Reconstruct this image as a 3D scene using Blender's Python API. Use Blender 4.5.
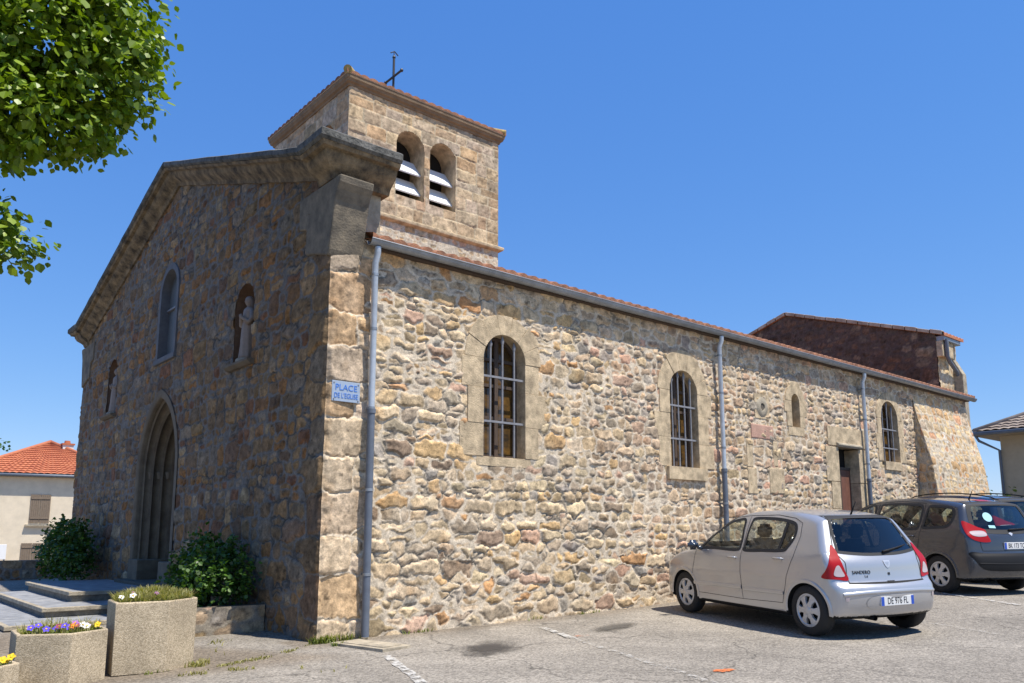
import bpy, bmesh, math, random
import numpy as np
from mathutils import Vector, Matrix

# ------------------------------------------------------------------ clear
for o in list(bpy.data.objects):
    bpy.data.objects.remove(o, do_unlink=True)
SC = bpy.context.scene
COL = SC.collection
R = math.radians

# ------------------------------------------------------------------ camera
cam_d = bpy.data.cameras.new('camera')
cam = bpy.data.objects.new('camera', cam_d)
COL.objects.link(cam)
cam.location = (-4.474, -8.695, 1.25)
cam.rotation_euler = (R(90 + 9.13), 0, R(49.6 - 90))
cam_d.sensor_width = 36
cam_d.lens = 808 / 1024 * 36
cam_d.shift_y = (402 - 341.5) / 1024
cam_d.clip_end = 3000
SC.camera = cam

# ------------------------------------------------------------------ sky, sun, exposure
SUN_EL, SUN_AZ = R(65.5), R(18.5)           # azimuth: east of the normal of the lit long wall
sun_dir = Vector((math.sin(SUN_AZ) * math.cos(SUN_EL), -math.cos(SUN_AZ) * math.cos(SUN_EL), math.sin(SUN_EL)))
W = bpy.data.worlds.new('World')
SC.world = W
W.use_nodes = True
nt = W.node_tree
for n in list(nt.nodes):
    nt.nodes.remove(n)
sky = nt.nodes.new('ShaderNodeTexSky')
sky.sky_type = 'NISHITA'
sky.sun_disc = False
sky.sun_elevation = SUN_EL
sky.sun_rotation = math.atan2(sun_dir.x, sun_dir.y)
sky.altitude = 300
sky.air_density = 1.0
sky.dust_density = 0.0
sky.ozone_density = 3.0
hs = nt.nodes.new('ShaderNodeHueSaturation')
hs.inputs['Saturation'].default_value = 1.25
bg = nt.nodes.new('ShaderNodeBackground')
bg.inputs['Strength'].default_value = 0.10
wo = nt.nodes.new('ShaderNodeOutputWorld')
nt.links.new(sky.outputs[0], hs.inputs['Color'])
sc_ = nt.nodes.new('ShaderNodeSeparateColor'); cc_ = nt.nodes.new('ShaderNodeCombineColor')
nt.links.new(hs.outputs[0], sc_.inputs[0])
for k, (ex, kk) in enumerate(((.687, .566), (.606, .631), (.393, .785))):   # tone of a clear early summer sky: softer fall-off from horizon to zenith
    m0 = nt.nodes.new('ShaderNodeMath'); m0.operation = 'MULTIPLY'; m0.inputs[1].default_value = 0.1
    m1 = nt.nodes.new('ShaderNodeMath'); m1.operation = 'POWER'; m1.inputs[1].default_value = ex
    m2 = nt.nodes.new('ShaderNodeMath'); m2.operation = 'MULTIPLY'; m2.inputs[1].default_value = kk * 10
    nt.links.new(sc_.outputs[k], m0.inputs[0]); nt.links.new(m0.outputs[0], m1.inputs[0]); nt.links.new(m1.outputs[0], m2.inputs[0]); nt.links.new(m2.outputs[0], cc_.inputs[k])
nt.links.new(cc_.outputs[0], bg.inputs['Color'])
nt.links.new(bg.outputs[0], wo.inputs['Surface'])

sd = bpy.data.lights.new('sun', 'SUN')
sd.energy = 4.6
sd.angle = R(0.53)
sd.color = (1.0, 0.935, 0.83)
so = bpy.data.objects.new('sun', sd)
COL.objects.link(so)
so.rotation_euler = sun_dir.to_track_quat('Z', 'Y').to_euler()
so.location = (10, -20, 40)

SC.view_settings.view_transform = 'Standard'
SC.view_settings.look = 'None'
SC.view_settings.exposure = 0.55
SC.view_settings.gamma = 1.0
SC.view_settings.use_curve_mapping = False
SC.render.engine = 'CYCLES'

rng = np.random.default_rng(7)
random.seed(7)


# ------------------------------------------------------------------ helpers: objects
def link(o, parent=None):
    COL.objects.link(o)
    if parent is not None:
        o.parent = parent
    return o


def tag(o, label=None, cat=None, group=None, kind=None):
    if label: o['label'] = label
    if cat: o['category'] = cat
    if group: o['group'] = group
    if kind: o['kind'] = kind
    return o


def empty(name, loc=(0, 0, 0), rz=0.0, parent=None):
    o = bpy.data.objects.new(name, None)
    o.empty_display_size = 0.2
    o.location = loc
    o.rotation_euler = (0, 0, rz)
    return link(o, parent)


def copy_tree(o, parent=None):
    c = o.copy()
    COL.objects.link(c)
    if parent is not None:
        c.parent = parent
    for ch in [x for x in bpy.data.objects if x.parent == o]:
        copy_tree(ch, c)
    return c


class MB:
    """collects faces, then links them as ONE mesh object"""

    def __init__(self):
        self.v, self.f, self.m = [], [], []

    def add(self, verts, faces, mat=0):
        b = len(self.v)
        self.v.extend([tuple(p) for p in verts])
        for f in faces:
            self.f.append([i + b for i in f])
            self.m.append(mat)
        return self

    def box(self, x0, y0, z0, x1, y1, z1, mat=0):
        return self.add([(x0, y0, z0), (x1, y0, z0), (x1, y1, z0), (x0, y1, z0), (x0, y0, z1), (x1, y0, z1), (x1, y1, z1), (x0, y1, z1)],
                        [(3, 2, 1, 0), (4, 5, 6, 7), (0, 1, 5, 4), (1, 2, 6, 5), (2, 3, 7, 6), (3, 0, 4, 7)], mat)

    def hexa(self, p, mat=0):       # eight corners, bottom 4 then top 4
        return self.add(p, [(3, 2, 1, 0), (4, 5, 6, 7), (0, 1, 5, 4), (1, 2, 6, 5), (2, 3, 7, 6), (3, 0, 4, 7)], mat)

    def prism(self, poly, fn, mat=0, caps=True):
        """poly: list of 2d points; fn(p, k) -> 3d point for k=0 and k=1"""
        n = len(poly)
        vs = [fn(p, 0) for p in poly] + [fn(p, 1) for p in poly]
        fs = [(i, (i + 1) % n, n + (i + 1) % n, n + i) for i in range(n)]
        if caps:
            fs += [tuple(range(n - 1, -1, -1)), tuple(range(n, 2 * n))]
        return self.add(vs, fs, mat)

    def sweep(self, rings, mat=0, closed=True, caps=True):
        n = len(rings[0])
        vs = [p for r in rings for p in r]
        fs = []
        for k in range(len(rings) - 1):
            for i in range(n if closed else n - 1):
                j = (i + 1) % n
                fs.append((k * n + i, k * n + j, (k + 1) * n + j, (k + 1) * n + i))
        if caps and closed:
            fs.append(tuple(range(n - 1, -1, -1)))
            fs.append(tuple((len(rings) - 1) * n + i for i in range(n)))
        return self.add(vs, fs, mat)

    def tube(self, pts, r, n=10, mat=0, caps=True):
        pts = [Vector(p) for p in pts]
        rs = r if isinstance(r, (list, tuple)) else [r] * len(pts)
        rings = []
        up = None
        for i, p in enumerate(pts):
            a = pts[max(i - 1, 0)]
            b = pts[min(i + 1, len(pts) - 1)]
            t = (b - a).normalized()
            if up is None:
                up = t.orthogonal().normalized()
            x = up - t * up.dot(t)
            if x.length < 1e-5:
                x = t.orthogonal()
            x.normalize()
            up = x
            y = t.cross(x)
            rings.append([p + (x * math.cos(q) + y * math.sin(q)) * rs[i] for q in [2 * math.pi * k / n for k in range(n)]])
        return self.sweep(rings, mat, True, caps)

    def lathe(self, prof, axis_o, ax, n=32, mat=0, closed=False):
        """prof: (radius, height along axis)"""
        o = Vector(axis_o); ax = Vector(ax).normalized()
        x = ax.orthogonal().normalized(); y = ax.cross(x)
        rings = [[o + ax * h + (x * math.cos(q) + y * math.sin(q)) * r for (r, h) in prof] for q in [2 * math.pi * k / n for k in range(n)]]
        m = len(prof)
        vs = [p for r in rings for p in r]
        fs = []
        for k in range(n):
            k2 = (k + 1) % n
            for i in range(m if closed else m - 1):
                j = (i + 1) % m
                fs.append((k * m + i, k2 * m + i, k2 * m + j, k * m + j))
        return self.add(vs, fs, mat)

    def build(self, name, mats, parent=None, smooth=False, bevel=0.0, recalc=True, auto=None):
        me = bpy.data.meshes.new(name)
        me.from_pydata(self.v, [], self.f)
        if not isinstance(mats, (list, tuple)):
            mats = [mats]
        for m in mats:
            me.materials.append(m)
        me.polygons.foreach_set('material_index', self.m)
        if recalc:
            bm = bmesh.new(); bm.from_mesh(me)
            bmesh.ops.recalc_face_normals(bm, faces=bm.faces)
            bm.to_mesh(me); bm.free()
        if smooth:
            me.polygons.foreach_set('use_smooth', [True] * len(me.polygons))
        if auto is not None:
            me.polygons.foreach_set('use_smooth', [True] * len(me.polygons))
            me.set_sharp_from_angle(angle=R(auto))
        o = bpy.data.objects.new(name, me)
        link(o, parent)
        if bevel:
            b = o.modifiers.new('bevel', 'BEVEL')
            b.width = bevel; b.segments = 2; b.limit_method = 'ANGLE'; b.angle_limit = R(40)
        return o


def np_mesh(name, V, F, mat, parent=None, colors=None, smooth=True, normals=None, mat_idx=None):
    V = np.asarray(V, np.float32); F = np.asarray(F, np.int32)
    me = bpy.data.meshes.new(name)
    k = F.shape[1]
    me.vertices.add(len(V)); me.vertices.foreach_set('co', V.ravel())
    me.loops.add(F.size); me.loops.foreach_set('vertex_index', F.ravel())
    me.polygons.add(len(F))
    me.polygons.foreach_set('loop_start', np.arange(0, F.size, k, dtype=np.int32))
    me.polygons.foreach_set('use_smooth', np.full(len(F), smooth))
    for m in (mat if isinstance(mat, (list, tuple)) else [mat]):
        me.materials.append(m)
    if mat_idx is not None:
        me.polygons.foreach_set('material_index', np.asarray(mat_idx, np.int32))
    me.update(calc_edges=True)
    me.validate()
    if colors is not None:
        a = me.attributes.new('Col', 'FLOAT_COLOR', 'POINT')
        c = np.ones((len(V), 4), np.float32); c[:, :3] = colors
        a.data.foreach_set('color', c.ravel())
    if normals is not None:
        me.normals_split_custom_set_from_vertices(np.asarray(normals, np.float32).tolist())
    o = bpy.data.objects.new(name, me)
    return link(o, parent)


def compact(V, F, extra=()):
    used = np.unique(F)
    mp = np.full(len(V), -1, np.int64); mp[used] = np.arange(len(used))
    return V[used], mp[F], [e[used] for e in extra]


def pieces(o):
    """turn the separate pieces of one mesh into objects of their own"""
    me = o.data; bm = bmesh.new(); bm.from_mesh(me); bm.verts.ensure_lookup_table(); seen = set(); groups = []
    for v in bm.verts:
        if v.index in seen: continue
        st = [v]; seen.add(v.index); g = []
        while st:
            a = st.pop(); g.append(a.index)
            for e in a.link_edges:
                b = e.other_vert(a)
                if b.index not in seen: seen.add(b.index); st.append(b)
        groups.append(set(g))
    bm.free(); out = [o]
    for g in groups[1:]:
        c = o.copy(); c.data = me.copy(); COL.objects.link(c); c.parent = o.parent
        bm = bmesh.new(); bm.from_mesh(c.data); bmesh.ops.delete(bm, geom=[v for v in bm.verts if v.index not in g], context='VERTS'); bm.to_mesh(c.data); bm.free(); out.append(c)
    bm = bmesh.new(); bm.from_mesh(me); bmesh.ops.delete(bm, geom=[v for v in bm.verts if v.index not in groups[0]], context='VERTS'); bm.to_mesh(me); bm.free()
    return out


# ------------------------------------------------------------------ materials
def mat_new(name):
    m = bpy.data.materials.new(name)
    m.use_nodes = True
    return m, m.node_tree, m.node_tree.nodes['Principled BSDF']


def pmat(name, col, rough=0.8, metal=0.0, noise=0.0, nscale=8.0, bump=0.0, bscale=40.0, col2=None, spec=None, coat=0.0, stretch=None, detail=4.0):
    m, t, b = mat_new(name)
    b.inputs['Base Color'].default_value = (*col, 1)
    b.inputs['Roughness'].default_value = rough
    b.inputs['Metallic'].default_value = metal
    if spec is not None: b.inputs['Specular IOR Level'].default_value = spec
    if coat:
        b.inputs['Coat Weight'].default_value = coat
        b.inputs['Coat Roughness'].default_value = 0.06
    tc = t.nodes.new('ShaderNodeTexCoord')
    vec = tc.outputs['Object']
    if stretch:
        mp = t.nodes.new('ShaderNodeMapping'); mp.inputs['Scale'].default_value = stretch
        t.links.new(vec, mp.inputs['Vector']); vec = mp.outputs[0]
    if noise or col2:
        nz = t.nodes.new('ShaderNodeTexNoise'); nz.inputs['Scale'].default_value = nscale; nz.inputs['Detail'].default_value = detail; nz.inputs['Roughness'].default_value = 0.65
        t.links.new(vec, nz.inputs['Vector'])
        rp = t.nodes.new('ShaderNodeValToRGB')
        c2 = col2 if col2 else tuple(min(1, c * (1 + noise)) for c in col)
        c1 = col if col2 else tuple(c * (1 - noise) for c in col)
        rp.color_ramp.elements[0].position = 0.34; rp.color_ramp.elements[1].position = 0.66
        rp.color_ramp.elements[0].color = (*c1, 1); rp.color_ramp.elements[1].color = (*c2, 1)
        t.links.new(nz.outputs['Fac'], rp.inputs[0]); t.links.new(rp.outputs[0], b.inputs['Base Color'])
    if bump:
        nb = t.nodes.new('ShaderNodeTexNoise'); nb.inputs['Scale'].default_value = bscale; nb.inputs['Detail'].default_value = 5
        t.links.new(vec, nb.inputs['Vector'])
        bp = t.nodes.new('ShaderNodeBump'); bp.inputs['Strength'].default_value = bump; bp.inputs['Distance'].default_value = 0.02
        t.links.new(nb.outputs['Fac'], bp.inputs['Height']); t.links.new(bp.outputs[0], b.inputs['Normal'])
    return m


def masonry_mat(name, grain=1.0, gain=1.0):
    """stones and mortar carry their own colour per point; the nodes add grain, mineral mottling and fine relief"""
    m, t, b = mat_new(name)
    at = t.nodes.new('ShaderNodeAttribute'); at.attribute_name = 'Col'
    tc = t.nodes.new('ShaderNodeTexCoord')
    n1 = t.nodes.new('ShaderNodeTexNoise'); n1.inputs['Scale'].default_value = 9; n1.inputs['Detail'].default_value = 6; n1.inputs['Roughness'].default_value = 0.7
    n2 = t.nodes.new('ShaderNodeTexNoise'); n2.inputs['Scale'].default_value = 55; n2.inputs['Detail'].default_value = 4
    for n in (n1, n2): t.links.new(tc.outputs['Object'], n.inputs['Vector'])
    r1 = t.nodes.new('ShaderNodeMapRange'); r1.inputs[1].default_value = 0.3; r1.inputs[2].default_value = 0.7
    r1.inputs[3].default_value = (1 - 0.28 * grain) * gain; r1.inputs[4].default_value = (1 + 0.26 * grain) * gain
    r2 = t.nodes.new('ShaderNodeMapRange'); r2.inputs[1].default_value = 0.3; r2.inputs[2].default_value = 0.7
    r2.inputs[3].default_value = 1 - 0.22 * grain; r2.inputs[4].default_value = 1 + 0.2 * grain
    t.links.new(n1.outputs['Fac'], r1.inputs[0]); t.links.new(n2.outputs['Fac'], r2.inputs[0])
    mu = t.nodes.new('ShaderNodeMath'); mu.operation = 'MULTIPLY'
    t.links.new(r1.outputs[0], mu.inputs[0]); t.links.new(r2.outputs[0], mu.inputs[1])
    vm = t.nodes.new('ShaderNodeVectorMath'); vm.operation = 'SCALE'
    t.links.new(at.outputs['Color'], vm.inputs[0]); t.links.new(mu.outputs[0], vm.inputs['Scale'])
    t.links.new(vm.outputs[0], b.inputs['Base Color'])
    b.inputs['Roughness'].default_value = 0.92
    b.inputs['Specular IOR Level'].default_value = 0.25
    bp = t.nodes.new('ShaderNodeBump'); bp.inputs['Strength'].default_value = 0.55; bp.inputs['Distance'].default_value = 0.012
    nb = t.nodes.new('ShaderNodeTexNoise'); nb.inputs['Scale'].default_value = 38; nb.inputs['Detail'].default_value = 6; nb.inputs['Roughness'].default_value = 0.75
    t.links.new(tc.outputs['Object'], nb.inputs['Vector'])
    t.links.new(nb.outputs['Fac'], bp.inputs['Height']); t.links.new(bp.outputs[0], b.inputs['Normal'])
    return m


M = {}
M['rubble'] = masonry_mat('rubble_masonry', 1.0, 1.06)
M['ashlar'] = masonry_mat('ashlar_masonry', 0.7)
M['dressed'] = pmat('dressed_limestone', (0.475, 0.37, 0.235), 0.9, noise=0.36, nscale=6, bump=0.5, bscale=60)
M['dressed_grey'] = pmat('weathered_limestone', (0.36, 0.31, 0.23), 0.92, noise=0.28, nscale=6, bump=0.5, bscale=50)
M['cornice'] = pmat('cornice_stone', (0.06, 0.047, 0.033), 0.95, col2=(0.29, 0.215, 0.125), nscale=5.5, bump=0.8, bscale=30)
M['lichen'] = pmat('lichened_coping', (0.045, 0.045, 0.04), 0.95, col2=(0.17, 0.165, 0.15), nscale=7, bump=0.8, bscale=40)
M['plaster_stone'] = pmat('smooth_kneeler_stone', (0.10, 0.086, 0.066), 0.9, col2=(0.245, 0.20, 0.138), nscale=4.2, bump=0.35, bscale=40)
M['tile'] = pmat('canal_tile', (0.36, 0.12, 0.055), 0.85, col2=(0.50, 0.20, 0.10), nscale=9, bump=0.4, bscale=40)
M['tile_old'] = pmat('weathered_canal_tile', (0.15, 0.07, 0.042), 0.9, col2=(0.38, 0.17, 0.09), nscale=5, bump=0.5, bscale=40)
M['zinc'] = pmat('zinc', (0.30, 0.32, 0.34), 0.45, metal=0.55, noise=0.15, nscale=6)
M['pipe_low'] = pmat('painted_cast_iron', (0.12, 0.14, 0.175), 0.5, noise=0.12, nscale=8)
M['pipe_up'] = pmat('galvanised_pipe', (0.52, 0.56, 0.60), 0.42, metal=0.3, noise=0.1, nscale=8)
M['iron'] = pmat('grey_painted_iron', (0.22, 0.22, 0.23), 0.5, noise=0.15, nscale=20)
M['black_iron'] = pmat('black_iron', (0.03, 0.03, 0.032), 0.55)
M['old_wood'] = pmat('dark_old_wood', (0.075, 0.05, 0.035), 0.75, noise=0.3, nscale=10, stretch=(6, 6, 1))
M['red_wood'] = pmat('red_brown_door_wood', (0.16, 0.065, 0.04), 0.7, noise=0.3, nscale=8, stretch=(8, 8, 1))
M['shutter'] = pmat('brown_shutter_wood', (0.20, 0.15, 0.105), 0.75, noise=0.2, nscale=8, stretch=(8, 8, 1))
M['slat'] = pmat('white_louvre', (0.78, 0.79, 0.80), 0.5, noise=0.05, nscale=6)
M['dark'] = pmat('dark_void', (0.012, 0.011, 0.010), 0.95)
M['shadow_stone'] = pmat('interior_stone', (0.10, 0.085, 0.065), 0.95, noise=0.2)
M['statue'] = pmat('pale_statue_stone', (0.27, 0.215, 0.175), 0.75, noise=0.1, nscale=20)
M['cement'] = pmat('grey_cement', (0.13, 0.133, 0.14), 0.85, noise=0.15, nscale=8, bump=0.2)
M['white_paint'] = pmat('white_road_paint', (0.62, 0.61, 0.58), 0.8, noise=0.25, nscale=25, detail=8)
M['render_wall'] = pmat('beige_render', (0.70, 0.60, 0.45), 0.9, noise=0.07, nscale=3)
M['render_wall2'] = pmat('tan_render', (0.44, 0.36, 0.25), 0.9, noise=0.06, nscale=3)
M['plate_blue'] = pmat('enamel_plate', (0.33, 0.40, 0.50), 0.35, noise=0.06, nscale=30)
M['letter_blue'] = pmat('blue_lettering', (0.06, 0.19, 0.60), 0.4)
M['slate'] = pmat('slate_slab', (0.19, 0.195, 0.205), 0.65, col2=(0.33, 0.335, 0.34), nscale=5, bump=0.3, bscale=30)
M['aggregate'] = None


def glass_mat(name, tint, trans=0.5, rough=0.03):
    m = bpy.data.materials.new(name); m.use_nodes = True
    t = m.node_tree
    for n in list(t.nodes): t.nodes.remove(n)
    out = t.nodes.new('ShaderNodeOutputMaterial')
    tr = t.nodes.new('ShaderNodeBsdfTransparent'); tr.inputs['Color'].default_value = (*tint, 1)
    gl = t.nodes.new('ShaderNodeBsdfGlossy'); gl.inputs['Roughness'].default_value = rough
    gl.inputs['Color'].default_value = (0.9, 0.95, 1.0, 1)
    lw = t.nodes.new('ShaderNodeLayerWeight'); lw.inputs['Blend'].default_value = .5
    pw = t.nodes.new('ShaderNodeMath'); pw.operation = 'POWER'; pw.inputs[1].default_value = 3.2; t.links.new(lw.outputs['Facing'], pw.inputs[0])
    fr = t.nodes.new('ShaderNodeMath'); fr.operation = 'MULTIPLY_ADD'; fr.inputs[1].default_value = .75; fr.inputs[2].default_value = .05; t.links.new(pw.outputs[0], fr.inputs[0])
    mx = t.nodes.new('ShaderNodeMixShader')
    t.links.new(fr.outputs[0], mx.inputs[0]); t.links.new(tr.outputs[0], mx.inputs[1]); t.links.new(gl.outputs[0], mx.inputs[2])
    t.links.new(mx.outputs[0], out.inputs['Surface'])
    return m


M['car_glass'] = glass_mat('tinted_car_glass', (0.78, 0.82, 0.79))
M['rear_glass'] = glass_mat('dark_rear_glass', (0.48, 0.52, 0.54))
M['window_glass'] = pmat('old_leaded_glass', (0.035, 0.025, 0.015), 0.12, col2=(0.16, 0.085, 0.02), nscale=3.5, spec=0.6, stretch=(1, 1, 1.8))
M['blind_glass'] = pmat('pale_dusty_glazing', (0.085, 0.10, 0.11), 0.5, col2=(0.14, 0.15, 0.15), nscale=2.5)


def aggregate_mat():
    m, t, b = mat_new('washed_aggregate_concrete')
    tc = t.nodes.new('ShaderNodeTexCoord')
    v = t.nodes.new('ShaderNodeTexVoronoi'); v.inputs['Scale'].default_value = 115
    rp = t.nodes.new('ShaderNodeValToRGB')
    rp.color_ramp.elements[0].color = (0.31, 0.245, 0.155, 1); rp.color_ramp.elements[1].color = (0.60, 0.49, 0.335, 1)
    t.links.new(tc.outputs['Object'], v.inputs['Vector'])
    sx = t.nodes.new('ShaderNodeSeparateColor')
    t.links.new(v.outputs['Color'], sx.inputs[0]); t.links.new(sx.outputs[0], rp.inputs[0])
    n = t.nodes.new('ShaderNodeTexNoise'); n.inputs['Scale'].default_value = 3; n.inputs['Detail'].default_value = 5
    t.links.new(tc.outputs['Object'], n.inputs['Vector'])
    mr = t.nodes.new('ShaderNodeMapRange'); mr.inputs[1].default_value = .3; mr.inputs[2].default_value = .7; mr.inputs[3].default_value = .75; mr.inputs[4].default_value = 1.1
    t.links.new(n.outputs['Fac'], mr.inputs[0])
    vm = t.nodes.new('ShaderNodeVectorMath'); vm.operation = 'SCALE'
    t.links.new(rp.outputs[0], vm.inputs[0]); t.links.new(mr.outputs[0], vm.inputs['Scale'])
    t.links.new(vm.outputs[0], b.inputs['Base Color'])
    bp = t.nodes.new('ShaderNodeBump'); bp.inputs['Strength'].default_value = 0.45; bp.inputs['Distance'].default_value = 0.004; bp.invert = True
    t.links.new(v.outputs['Distance'], bp.inputs['Height']); t.links.new(bp.outputs[0], b.inputs['Normal'])
    b.inputs['Roughness'].default_value = 0.9
    return m


M['aggregate'] = aggregate_mat()


def leaf_mat(name, c1, c2, trans=0.35):
    m = bpy.data.materials.new(name); m.use_nodes = True
    t = m.node_tree
    b = t.nodes['Principled BSDF']; out = t.nodes['Material Output']
    at = t.nodes.new('ShaderNodeAttribute'); at.attribute_name = 'Col'
    mx = t.nodes.new('ShaderNodeMix'); mx.data_type = 'RGBA'
    mx.inputs[6].default_value = (*c1, 1); mx.inputs[7].default_value = (*c2, 1)
    t.links.new(at.outputs['Fac'], mx.inputs[0])
    t.links.new(mx.outputs[2], b.inputs['Base Color'])
    b.inputs['Roughness'].default_value = 0.45
    tl = t.nodes.new('ShaderNodeBsdfTranslucent')
    br = t.nodes.new('ShaderNodeVectorMath'); br.operation = 'MULTIPLY'; br.inputs[1].default_value = (1.5, 1.6, 0.5)
    t.links.new(mx.outputs[2], br.inputs[0]); t.links.new(br.outputs[0], tl.inputs['Color'])
    ms = t.nodes.new('ShaderNodeMixShader'); ms.inputs[0].default_value = trans
    t.links.new(b.outputs[0], ms.inputs[1]); t.links.new(tl.outputs[0], ms.inputs[2]); t.links.new(ms.outputs[0], out.inputs['Surface'])
    return m


M['leaf'] = leaf_mat('linden_leaf', (0.085, 0.155, 0.007), (0.25, 0.345, 0.016), 0.22)
M['leaf_dark'] = leaf_mat('shrub_leaf', (0.022, 0.055, 0.010), (0.09, 0.19, 0.022), 0.25)
M['leaf_hedge'] = leaf_mat('hedge_leaf', (0.05, 0.09, 0.02), (0.10, 0.16, 0.03), 0.25)
M['leaf_dry'] = leaf_mat('dry_grass_blade', (0.20, 0.19, 0.06), (0.40, 0.36, 0.14), 0.3)
M['leaf_weed'] = leaf_mat('weed_leaf', (0.10, 0.14, 0.02), (0.22, 0.24, 0.05), 0.3)
M['bark'] = pmat('bark', (0.09, 0.075, 0.055), 0.95, noise=0.35, nscale=12, bump=0.8, bscale=25)
for nm, c in (('yellow', (0.75, 0.48, 0.01)), ('violet', (0.10, 0.06, 0.55)), ('white', (0.8, 0.8, 0.78)), ('maroon', (0.25, 0.03, 0.08)), ('orange', (0.7, 0.2, 0.02)), ('mauve', (0.32, 0.12, 0.36))):
    M['petal_' + nm] = pmat(nm + '_petal', c, 0.7)


# ------------------------------------------------------------------ noise and masonry fields
def vnoise(U, V, sc, seed, octaves=2):
    out = np.zeros_like(U); amp = 1.0; tot = 0
    for o in range(octaves):
        g = np.random.default_rng(seed + 17 * o).random((256, 256))
        x = U / sc; y = V / sc
        xi = np.floor(x).astype(int); yi = np.floor(y).astype(int)
        fx = x - xi; fy = y - yi
        fx = fx * fx * (3 - 2 * fx); fy = fy * fy * (3 - 2 * fy)
        a = g[xi % 256, yi % 256]; b = g[(xi + 1) % 256, yi % 256]; c = g[xi % 256, (yi + 1) % 256]; d = g[(xi + 1) % 256, (yi + 1) % 256]
        out += amp * ((a * (1 - fx) + b * fx) * (1 - fy) + (c * (1 - fx) + d * fx) * fy)
        tot += amp; amp *= 0.5; sc *= 0.5
    return out / tot - 0.5


def sstep(a, b, x):
    t = np.clip((x - a) / (b - a), 0, 1)
    return t * t * (3 - 2 * t)


def rubble_seeds(u0, u1, v0, v1, size, aspect=(0.9, 2.2), r=None):
    """stones laid in wandering courses; size(u, v) gives the course height"""
    r = r or rng
    S = []
    v = v0 - 0.1
    while v < v1 + 0.2:
        um = 0.5 * (u0 + u1)
        ph = r.random() * 6.28
        hb = None
        u = u0 - 0.3
        rowh = r.uniform(0.62, 1.38)
        hs_ = size(um, v) * rowh
        while u < u1 + 0.3:
            h = size(u, v + hs_ / 2) * rowh
            w = h * r.uniform(*aspect)
            vv = v + hs_ / 2 + r.normal(0, 0.10) * h + 0.25 * h * math.sin(u * 1.3 + ph)
            if r.random() < 0.16 and h > 0.14:      # a thin pair instead of one stone
                S.append((u + w / 2, vv - h * 0.27, w / 2, h * 0.24)); S.append((u + w / 2 + r.normal(0, .05) * w, vv + h * 0.27, w / 2, h * 0.24))
            else:
                S.append((u + w / 2, vv, w / 2, h / 2 * r.uniform(0.85, 1.1)))
            u += w
        v += hs_
    return np.array(S)


def cell_field(U, V, S, p=3.0, win=1.9):
    """nearest and second nearest stone in each stone's own stretched metric"""
    F1 = np.full(U.shape, 9.0, np.float32); F2 = F1.copy(); I = np.zeros(U.shape, np.int32)
    ucoord = U[:, 0]; vcoord = V[0, :]
    du = 0.12
    for k, (su, sv, sw, sh) in enumerate(S):
        a = np.searchsorted(ucoord, su - win * sw - du); b = np.searchsorted(ucoord, su + win * sw + du)
        c = np.searchsorted(vcoord, sv - win * sh - du); d = np.searchsorted(vcoord, sv + win * sh + du)
        if a >= b or c >= d: continue
        UU = cell_field.wu[a:b, c:d] - su; VV = cell_field.wv[a:b, c:d] - sv
        D = ((np.abs(UU) / sw) ** p + (np.abs(VV) / sh) ** p) ** (1 / p)
        f1 = F1[a:b, c:d]; f2 = F2[a:b, c:d]; ii = I[a:b, c:d]
        new = D < f1
        f2[:] = np.where(new, f1, np.minimum(f2, D))
        ii[:] = np.where(new, k, ii)
        f1[:] = np.where(new, D, f1)
    return F1, F2, I


PAL_S = [((0.50, 0.42, 0.31), 6), ((0.46, 0.38, 0.26), 6), ((0.54, 0.44, 0.30), 5), ((0.50, 0.35, 0.18), 3.5), ((0.42, 0.24, 0.11), 1.5), ((0.33, 0.285, 0.225), 3.2), ((0.29, 0.28, 0.265), 2.5), ((0.42, 0.29, 0.22), 1.0), ((0.22, 0.17, 0.125), 1.6), ((0.36, 0.29, 0.19), 4)]
PAL_C = [((0.46, 0.365, 0.255), 6), ((0.40, 0.285, 0.20), 4), ((0.34, 0.27, 0.20), 4), ((0.45, 0.29, 0.215), 1.6), ((0.29, 0.24, 0.19), 3), ((0.48, 0.38, 0.24), 4), ((0.30, 0.275, 0.25), 1.5)]
PAL_F = [((0.80 * c[0], 0.735 * c[1], 0.63 * c[2]), w) for c, w in [((0.22, 0.17, 0.12), 6), ((0.28, 0.205, 0.125), 5), ((0.30, 0.175, 0.08), 4), ((0.18, 0.13, 0.10), 4), ((0.24, 0.22, 0.20), 3.5), ((0.33, 0.25, 0.16), 2.5), ((0.22, 0.12, 0.08), 1.6), ((0.36, 0.31, 0.24), 1.5)]]  # dark weathered stone, toned down further to deepen the shade on the front
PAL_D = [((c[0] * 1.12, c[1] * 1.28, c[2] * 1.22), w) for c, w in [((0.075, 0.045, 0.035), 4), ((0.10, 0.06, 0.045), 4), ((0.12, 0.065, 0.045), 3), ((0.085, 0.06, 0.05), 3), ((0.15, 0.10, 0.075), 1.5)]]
PAL_T = [((c[0] * .93, c[1] * .95, c[2] * 1.06), w) for c, w in [((0.46, 0.36, 0.22), 5), ((0.52, 0.41, 0.26), 5), ((0.42, 0.31, 0.185), 4), ((0.48, 0.34, 0.19), 3), ((0.38, 0.31, 0.21), 3), ((0.47, 0.39, 0.28), 3)]]


def pick(pal, n, r):
    w = np.array([p[1] for p in pal]); c = np.array([p[0] for p in pal])
    i = r.choice(len(pal), n, p=w / w.sum())
    return c[i] * np.array([1.08, 1.01, .92]) * (1 + r.normal(0, 0.10, (n, 1))) * (1 + r.normal(0, 0.012, (n, 3)))


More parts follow.
